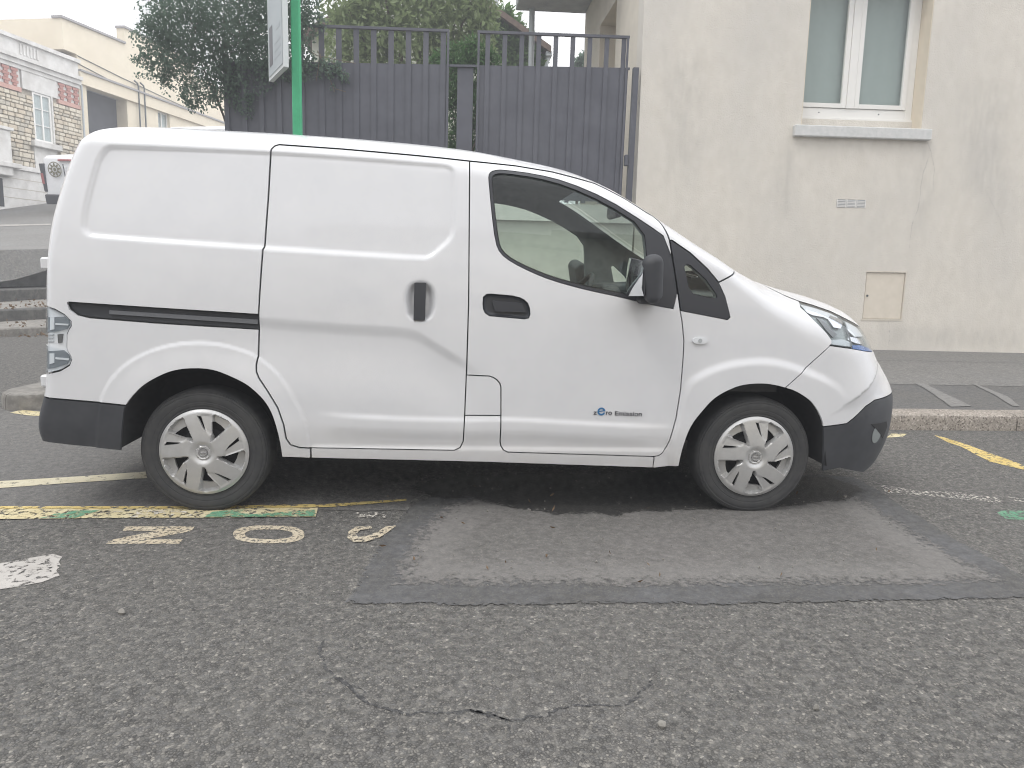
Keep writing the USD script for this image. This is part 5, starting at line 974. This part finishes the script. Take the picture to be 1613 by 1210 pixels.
# wheels
def hubcap_h(u, v):
    """height of the wheel trim over its rim plane, u to the front, v up, unit = trim radius"""
    r = np.hypot(u, v); ang = np.degrees(np.arctan2(v, u)); pts = None
    h = .004 + .022 * (1 - r ** 2) - .020 * ss((.30 - r) / .2)
    for k in range(5):
        a = np.radians(72 * k); ur, vr = u * np.cos(a) + v * np.sin(a), -u * np.sin(a) + v * np.cos(a)
        p = shapely.points(np.stack([ur.ravel(), vr.ravel()], -1))
        d = inside_d(POCKET, p).reshape(u.shape); h -= .028 * ss((d + .004) / .04)
        d = inside_d(STEP, p).reshape(u.shape); h -= .0035 * ss((d + .003) / .02)
    h += .010 * ss((.17 - r) / .02) - .006 * ss((.115 - r) / .015) * ss((r - .08) / .01)
    return h - .006 * ss((r - .93) / .07)
def pol(ps): return Polygon([(r * math.cos(math.radians(a)), r * math.sin(math.radians(a))) for r, a in ps])
POCKET = pol([(.30, -92), (.47, -95), (.72, -97.5), (.92, -99), (.935, -88), (.93, -72), (.90, -68), (.70, -72), (.52, -79), (.38, -82)]).buffer(-.02).buffer(.02)
HOLE = pol([(.365, -90), (.50, -93), (.70, -96), (.725, -85), (.765, -70), (.66, -73), (.52, -79)]).buffer(-.015).buffer(.015)
STEP = pol([(.45, -80), (.50, -66), (.56, -61), (.85, -50), (.90, -53), (.90, -67), (.70, -71), (.52, -78)]).buffer(-.01).buffer(.01)
SLOT = pol([(.52, -64), (.59, -56), (.875, -46.5), (.845, -52.5)])
def hubcap():
    outline = ell((0, 0), 1, 1, 140)
    for k in range(5): outline = outline.difference(affinity.rotate(HOLE, 72 * k, origin=(0, 0))).difference(affinity.rotate(SLOT, 72 * k, origin=(0, 0)))
    step = .026; rings = [np.array(r.segmentize(.022).coords)[:-1] for r in [outline.exterior, *outline.interiors]]
    gx, gz = np.meshgrid(np.arange(-1, 1, step), np.arange(-1, 1, step)); P = np.stack([gx.ravel(), gz.ravel()], 1); core = outline.buffer(-step * .45)
    P = P[shapely.contains_xy(core, P[:, 0], P[:, 1])]; A = np.vstack(rings + [P]); T = Delaunay(A).simplices; c = A[T].mean(1); T = T[shapely.contains_xy(outline, c[:, 0], c[:, 1])]
    e = A[T]; ar = (e[:, 1, 0] - e[:, 0, 0]) * (e[:, 2, 1] - e[:, 0, 1]) - (e[:, 1, 1] - e[:, 0, 1]) * (e[:, 2, 0] - e[:, 0, 0]); T = np.where((ar < 0)[:, None], T[:, ::-1], T)
    h = hubcap_h(A[:, 0], A[:, 1]); V = [np.c_[A[:, 0] * RH, -h, A[:, 1] * RH]]; F = [T]; k = len(A); s = 0
    for r in rings:
        n = len(r); t = V[0][s:s + n]; V += [t, t + [0, .014, 0]]; i = np.arange(n); j = (i + 1) % n
        F.append(np.vstack([np.c_[k + i, k + n + i, k + j], np.c_[k + j, k + n + i, k + n + j]])); k += 2 * n; s += n
    return np.vstack(V), np.vstack(F)
RH, RT, HZ = .2085, .304, .299
HUB = hubcap()
prof = np.array([(.195, .03), (.205, .012), (.214, .006), (.222, .008), (.226, .004), (.240, .0015), (.243, .0030), (.247, .0005), (.262, -.001), (.272, .001), (.276, .004), (.281, .003), (.287, .006), (.289, .012), (.294, .011), (.300, .022), (RT, .036), (RT, .15), (.300, .165), (.285, .178), (.24, .185), (.20, .17), (.195, .03)])
def lathe(pr, n=96):
    t = np.arange(n) / n * 2 * np.pi; V = np.stack([np.stack([pr[:, 0] * np.cos(a), pr[:, 1], pr[:, 0] * np.sin(a)], 1) for a in t]); m = len(pr)
    idx = np.arange(n * m).reshape(n, m); b = np.roll(idx, -1, 0); f = np.vstack([np.c_[idx[:, :-1].ravel(), b[:, :-1].ravel(), b[:, 1:].ravel()], np.c_[idx[:, :-1].ravel(), b[:, 1:].ravel(), idx[:, 1:].ravel()]])
    return V.reshape(-1, 3), f
TY = lathe(prof)
for hx, rot in ((0, 0), (2.725, -3.5)):
    for s in (0, 1):
        def pl(m, rot=rot, hx=hx, s=s):
            v, f = np.array(m[0]), np.array(m[1]); a = math.radians(rot); v = np.c_[v[:, 0] * math.cos(a) - v[:, 2] * math.sin(a), v[:, 1], v[:, 0] * math.sin(a) + v[:, 2] * math.cos(a)] + [hx, .0, HZ]
            if s: v = v * [1, -1, 1] + [0, 2 * YC, 0]; f = f[:, ::-1]
            return trimesh.Trimesh(v, f, process=False)
        wt = van.part('wheel', pl(TY), M['tyre'], smooth=35)
        van.part('wheel_trim', pl(HUB), M['silver'], wt, smooth=32)
        van.part('brake_drum', pl(lathe(np.array([(.0, .028), (.11, .026), (.12, .04), (.20, .042), (.21, .07)]), 40)), M['under'], wt, smooth=30)
        em = extrude_xy(ell((0, 0), .020, .020).difference(ell((0, 0), .0155, .0155)).union(sbox(-.021, -.0035, .021, .0035)), 0, .003)
        v = np.asarray(em.vertices); van.part('wheel_emblem', pl((np.c_[v[:, 0], -(hubcap_h(np.array([0.0]), np.array([0.0]))[0]) - v[:, 2], v[:, 1]], np.asarray(em.faces)[:, ::-1])), M['chrome'], wt)
        #van.part('rim_clip', pl((lambda b_: (b_.vertices, b_.faces))(cat_([tube((.62 * RH * math.cos(math.radians(a)), .03, .62 * RH * math.sin(math.radians(a))), (.62 * RH * math.cos(math.radians(a)), .014, .62 * RH * math.sin(math.radians(a))), .008, n=8) for a in (60, 132, 204, 276, 348)]))), M['under'], wt)
# ------------------------------------------------------------------ vehicles up the hill
def van_far(name, label, p, yaw, L, W, H, mat, dark):
    t = Thing(name, label, 'van', (*p, float(zh(*p))), group=None); f_ = np.array([math.sin(yaw), math.cos(yaw), 0]); r_ = np.array([math.cos(yaw), -math.sin(yaw), 0]); sl = -(HN[0] * f_[0] + HN[1] * f_[1]); f3 = np.array([f_[0], f_[1], sl]); o = np.array([*p, float(zh(*p))]); u3 = np.cross(r_, f3 / np.linalg.norm(f3))
    fm = lambda m: frame_map(m, o, r_, f3, u3)
    pr_ = Polygon([(.0, .38), (-.03, .55), (0, 1.0), (.06, H - .35), (.14, H - .08), (.3, H), (L * .62, H), (L * .70, H - .12), (L * .83, H * .60), (L * .98, H * .50), (L, .75), (L - .02, .38)])
    V = []; sec = [(1.0, 0), (.985, .0)]
    m = trimesh.creation.extrude_polygon(pr_.buffer(-.07), W, engine='earcut'); m2 = trimesh.creation.extrude_polygon(pr_, W - .16, engine='earcut')
    pts = np.vstack([np.c_[np.asarray(m.vertices)[:, 2] - W / 2, np.asarray(m.vertices)[:, :2]], np.c_[np.asarray(m2.vertices)[:, 2] - W / 2 + .08, np.asarray(m2.vertices)[:, :2]]]); hull = trimesh.convex.convex_hull(pts)
    pts = pts[:, [0, 1, 2]]; bd_ = t.part('body', fm(hull), mat, smooth=25)
    for s in (-1, 1):
        lp = t.part('tail_lamp', fm(bevbox([s * (W / 2 - .10), -.05, .95], [s * (W / 2 + .02), .14, 1.32], .02)), M['red']); 
        t.part('lamp_frame', fm(bevbox([s * (W / 2 - .12), -.04, .70], [s * (W / 2 + .012), .12, 1.62], .02)), dark, lp)
        for y in (.85, L - .9):
            w_ = t.part('wheel', fm(tube([s * (W / 2 - .22), y, .33], [s * (W / 2 - .01), y, .33], .33, n=24)), M['tyre']); t.part('wheel_trim', fm(tube([s * (W / 2 - .02), y, .33], [s * (W / 2 + .0), y, .33], .2, n=20)), M['silver'], w_)
        t.part('side_window', fm(bevbox([s * (W / 2 - .06), L * .60, H * .58], [s * (W / 2 + .003), L * .76, H * .84], .02)), dark)
        t.part('door_mirror', fm(bevbox([s * (W / 2 + .03), L * .73, H * .55], [s * (W / 2 + .26), L * .76, H * .70], .03)), dark)
    t.part('bumper', fm(bevbox([-W / 2 + .03, -.12, .30], [W / 2 - .03, .10, .62], .03)), dark)
    t.part('door_gap', fm(bx([-.006, -.035, .64], [.006, .0, H - .25])), dark)
    t.part('number_plate', fm(bevbox([-.26, -.045, .72], [.26, -.01, .84], .005)), M['pvc'])
    return t, fm
t, fm = van_far('delivery_van', 'white delivery van with round emblem on its rear door, parked by the stone house', (-11.75, 22.8), .22, 4.6, 1.75, 1.86, M['paintflat'], M['trim'])
em = ell((-.345, 1.43), .25, .25, 40); 
def onback(poly, d, mat, nm): m = trimesh.creation.extrude_polygon(poly, .004, engine='earcut'); v = np.asarray(m.vertices); return t.part(nm, fm(trimesh.Trimesh(np.c_[v[:, 0], -.012 - d - v[:, 2] + .06 * np.clip((v[:, 1] - 1.0) / 1.2, 0, 1), v[:, 1]], m.faces, process=False)), mat)
M['emblem'] = P_('olive_emblem', (0.16, 0.15, 0.10), 0.5)
onback(em.difference(ell((-.345, 1.43), .22, .22, 40)), .02, M['emblem'], 'round_emblem')
for k in range(9):
    a = k * 40; onback(affinity.rotate(Polygon([(-.39, 1.52), (-.30, 1.52), (-.325, 1.64), (-.365, 1.64)]), a, origin=(-.345, 1.43)), .02, M['emblem'], 'emblem_leaf')
onback(ell((-.345, 1.43), .05, .06), .02, M['emblem'], 'emblem_centre')
t.part('stop_lamp', fm(bevbox([-.22, .04, 1.70], [.22, .14, 1.76], .01)), M['red'])
hv, _ = van_far('high_roof_van', 'tall white van on the hill, only its roof showing above the parked van', (-5.6, 15.2), 1.2, 5.0, 1.9, 2.62, M['paintflat'], M['trim'])
# ------------------------------------------------------------------ the other side of the street, behind the camera, seen in glass and paint
opp = Thing('facing_terrace', 'terrace of rendered houses on the near side of the street, seen in reflections only', 'building', (0, -15, 0)); x = -34.0; ro = np.random.default_rng(3)
while x < 34:
    w_ = ro.uniform(6, 10); hh = ro.uniform(5.0, 7.6); opp.part('wall', bx([x, -24, 0], [x + w_ - .02, -15, hh]), [M['stucco2'], M['creamwall'], M['housewall']][ro.integers(3)])
    V = [[x, -14.7, hh + .002], [x + w_ - .02, -14.7, hh + .002], [x, -24.3, hh + .002], [x + w_ - .02, -24.3, hh + .002], [x, -19.5, hh + 2.3], [x + w_ - .02, -19.5, hh + 2.3]]; opp.part('roof', trimesh.convex.convex_hull(np.array(V)), M['rooftile'])
    for k in range(int(w_ // 2.6)):
        for z in (1.1, 3.8):
            if z + 1.5 < hh: opp.part('window', bx([x + 1 + 2.6 * k, -15.001, z], [x + 2.1 + 2.6 * k, -14.96, z + 1.5]), M['dark'])
    x += w_
# ------------------------------------------------------------------ plants
def leaves(P, size, rng, aspect=.5, droop=0.0, var=.4):
    """small folded leaves at the points P, turned every way"""
    n = len(P); a = rng.normal(size=(n, 3)); a[:, 2] -= droop; a /= np.linalg.norm(a, axis=1)[:, None]; b = np.cross(a, rng.normal(size=(n, 3))); b /= np.linalg.norm(b, axis=1)[:, None]; c = np.cross(a, b)
    L = size * (1 + var * rng.uniform(-1, 1, n))[:, None]; w = L * aspect
    V = np.stack([P, P + a * L * .5 + b * w * .5 + c * w * .15, P + a * L, P + a * L * .5 - b * w * .5 + c * w * .15], 1).reshape(-1, 3); i = np.arange(n)[:, None] * 4
    return V, np.vstack([i + [0, 1, 2], i + [0, 2, 3]])
def blob_points(blobs, Y, n, rng, fill=.35, depth=1.0):
    P = []; areas = np.array([b[2] ** 2 for b in blobs], float); areas /= areas.sum()
    for (bx_, by_, r, *dy), fr_ in zip(blobs, areas):
        Yc = Y + (dy[0] if dy else 0); c = at(bx_, by_, Yc); R = r / FPX * (Yc - CP[1]); k = max(1, int(n * fr_)); d = rng.normal(size=(k, 3)); d /= np.linalg.norm(d, axis=1)[:, None]; rad = R * (fill + (1 - fill) * rng.uniform(0, 1, k) ** .5)
        q = c + d * rad[:, None] * [1, depth, 1]; nz = meshkit.fbm(q * 2.3 / max(R, .3), 3, 3); P.append(q[nz + .25 * (1 - rad / R) > .44])
    return np.vstack(P)
rg = np.random.default_rng(11)
cl = Thing('climbing_shrub', 'dense dark climber spilling over the left end of the fence', 'shrub', (-1.9, 7.1, 1.85))
cb = [(330, -20, 105), (400, 30, 85), (300, 55, 62), (268, 25, 48), (325, 108, 50), (275, 88, 34), (345, 138, 30), (432, 70, 55), (300, 148, 20), (248, 108, 22), (470, 10, 36), (440, -25, 60), (240, 60, 30), (270, 125, 16), (390, 110, 46), (385, 165, 20), (225, 95, 12), (305, 165, 10), (490, 40, 22), (470, 120, 22, -.05), (520, 105, 16, -.06), (540, 118, 10, -.06), (492, 95, 14)]
P = blob_points(cb, 6.78, 36000, rg, .25, .8)
for (sx, sy, ex, ey) in ((290, 150, 300, 172), (255, 120, 262, 150), (335, 150, 320, 175), (225, 90, 205, 93), (240, 40, 225, 32), (515, 100, 527, 145), (505, 95, 500, 128), (530, 105, 545, 125), (500, 15, 510, 40), (240, 120, 212, 118)):
    t_ = rg.uniform(0, 1, 40)[:, None]; A_, B_ = at(sx, sy, 6.74), at(ex, ey, 6.72); P = np.vstack([P, A_ + (B_ - A_) * t_ + rg.normal(size=(40, 3)) * .025])
cl.part('foliage', leaves(P, .044, rg, .55, .3), M['leaf_climber'], kind='stuff')
for k in range(14):
    a = np.array([rg.uniform(-1.75, -.9), rg.uniform(6.9, 7.3), 1.85]); m_ = at(rg.uniform(300, 430), rg.uniform(20, 90), 7.0); e2 = m_ + [rg.uniform(-.6, .3), rg.uniform(-.4, .1), rg.uniform(-.3, .6)]
    cl.part('stem', cat_([tube(a, (a + m_) / 2 + [.05, 0, .1], .018, .014, 6), tube((a + m_) / 2 + [.05, 0, .1], m_, .014, .010, 6), tube(m_, e2, .010, .004, 6)]), M['bark'])
for pth in ([(500, 80), (515, 110), (527, 145)], [(505, 85), (498, 128)], [(520, 95), (548, 122)], [(455, 60), (500, 88), (560, 100)], [(528, 140), (545, 145)]):
    cl.part('stem', polytube([at(*q, 6.73) for q in pth], .005, 5), M['bark'])
def tree(name, label, trunk_px, Y, blobs, n, size, mat, aspect=.45, droop=.6, tr=.13, base=1.85, cat='tree', depth=1.0):
    b0 = at(*trunk_px, Y); b0[2] = base; t = Thing(name, label, cat, b0); cs = [at(b[0], b[1], Y) for b in blobs]; mid = np.mean(cs, 0); k0 = b0 + (mid - b0) * .45; k0[:2] = b0[:2]
    t.part('trunk', tube(b0, k0, tr, tr * .75, 12), M['bark'], smooth=40)
    for c in cs: t.part('limb', cat_([tube(k0 - [0, 0, .05], (k0 + c) / 2 + rg.normal(size=3) * .12, tr * .5, tr * .3, 7), tube((k0 + c) / 2, c, tr * .3, tr * .1, 6)]), M['bark'])
    t.part('crown', leaves(blob_points(blobs, Y, n, rg, .3, depth), size, rg, aspect, droop), mat, kind='stuff'); return t
tree('chestnut_tree', 'chestnut tree with browning autumn leaves behind the fence', (645, 100), 12.0, [(640, 10, 100), (565, 60, 52), (720, 30, 62), (600, -50, 95), (690, -50, 100), (535, 55, 34), (762, 30, 26), (640, 85, 62), (545, 5, 40), (590, 100, 40), (710, 90, 40), (745, 75, 32), (750, -10, 40)], 15000, .14, M['leaf_chestnut'])
tree('bamboo_bush', 'fresh green bush showing above and through the fence slits', (735, 150), 7.75, [(722, 92, 24), (755, 92, 22), (695, 98, 18), (735, 130, 30), (735, 175, 34), (720, 225, 30), (752, 215, 26), (745, 70, 10), (775, 98, 14), (712, 150, 22), (750, 150, 22)], 7000, .10, M['leaf_bush'], .22, -.3, .03, cat='bush', depth=.5)
iv = Thing('wall_ivy', 'light green creeper covering the gable of the pale house', 'creeper', (*at(820, 100, HY)[:2], 1.85)); 
P = blob_points([(822, 60, 18), (805, 40, 16), (835, 85, 18), (812, 95, 18), (790, 25, 14), (845, 100, 12), (800, 75, 18), (780, 60, 16)], HY - .06, 1500, rg, .0, .12); iv.part('foliage', leaves(P, .26, rg, .3, -.2), M['leaf_ivy'], kind='stuff'); iv.part('stem', polytube([at(815, 110, HY - .03) - [0, 0, 1.5], at(815, 80, HY - .03), at(800, 40, HY - .03)], .02), M['bark'])
tw = Thing('small_tree', 'distant small tree peeping between the balcony and the fence', 'tree', (*at(918, 100, 20)[:2], 1.85)); P = blob_points([(916, 95, 8), (921, 85, 6), (912, 102, 7), (920, 105, 8)], 20, 500, rg, .1); tw.part('crown', leaves(P, .15, rg, .5), M['leaf_climber'], kind='stuff'); q = at(918, 105, 20); tw.part('trunk', tube([q[0], q[1], 1.8], q, .05), M['bark'])
# ------------------------------------------------------------------ leaf litter and grit
def on_seg(a, b, n, w, rng): t = rng.uniform(0, 1, n)[:, None]; d = perp_in(a, b, 1.0); return a + (b - a) * t + d * rng.gamma(1.3, w, n)[:, None]
Q = []
for (a, b, z, n, w) in ((A0, A1, .14, 900, .5), (B0, B1, .33, 900, .5), (A0 - perp_in(A0, A1, .25), A1 - perp_in(A0, A1, .25), .006, 500, .10)):
    p = on_seg(a, b, n, w, rg); Q.append(np.c_[p, np.full(n, z + .012)])
lv = leaves(np.vstack(Q), .055, rg, .6); single('leaf_litter', lv, M['litter'], 'dry fallen leaves along the stepped verge at the left', 'leaf litter', kind='stuff')
def grit(n, pts, smin, smax, rng):
    V, F, k = [], [], 0; ico = trimesh.creation.icosahedron()
    for (x, y, z), s in zip(pts, rng.uniform(smin, smax, n)):
        v = ico.vertices * s * rng.uniform(.6, 1.2, 3) * (1 + .25 * rng.normal(size=(12, 1))); V.append(v + [x, y, z + s * .35]); F.append(ico.faces + k); k += 12
    return np.vstack(V), np.vstack(F)
g1 = np.array([gnd(*q) for q in zip(rg.uniform(520, 1340, 150), rg.uniform(745, 900, 150))]); g2 = np.array([gnd(*q) for q in zip(rg.uniform(-20, 1640, 240), rg.uniform(690, 1200, 240))])
g = np.vstack([g1, g2]); single('road_grit', grit(len(g), g + [0, 0, .012], .0015, .005, rg), M['pebble'], 'scattered pale grit on the road around the van', 'grit', kind='stuff')
for (q, s, lab) in (((1331, 786), .02, 'pale pebble on the road beside the front wheel'), ((192, 967), .014, 'white pebble on the road below the painted letters'), ((1041, 1146), .016, 'white crumb on the road in the foreground right of the crack'), ((1285, 1118), .012, 'small pale crumb on the road, farthest right in the foreground')):
    single('pebble', grit(1, [gnd(*q) + [0, 0, .005]], s * .8, s, rg), M['pebble'], lab, 'pebble')
lf = leaves(np.array([gnd(*q) + [0, 0, .02] for q in zip(rg.uniform(560, 1400, 26), rg.uniform(760, 930, 26))]), .035, rg, .3); single('fallen_leaf_scraps', lf, M['litter'], 'a few dry leaf scraps on the repaired asphalt', 'leaf litter', kind='stuff')

# ------------------------------------------------------------------ the air: a thin even haze
haze_mat = usdkit.material(stage, '/World/Looks/haze_air', {'v': ('principled_volume', {'color': (0.93, 0.95, 1.0), 'density': 0.0045, 'anisotropy': 0.2})}, [], volume='v.volume')
hz_ = bx([-125, -125, -1.2], [125, 125, 16.0]); single('haze', hz_, haze_mat, 'thin pale haze in the air over the whole street', 'haze', kind='stuff')
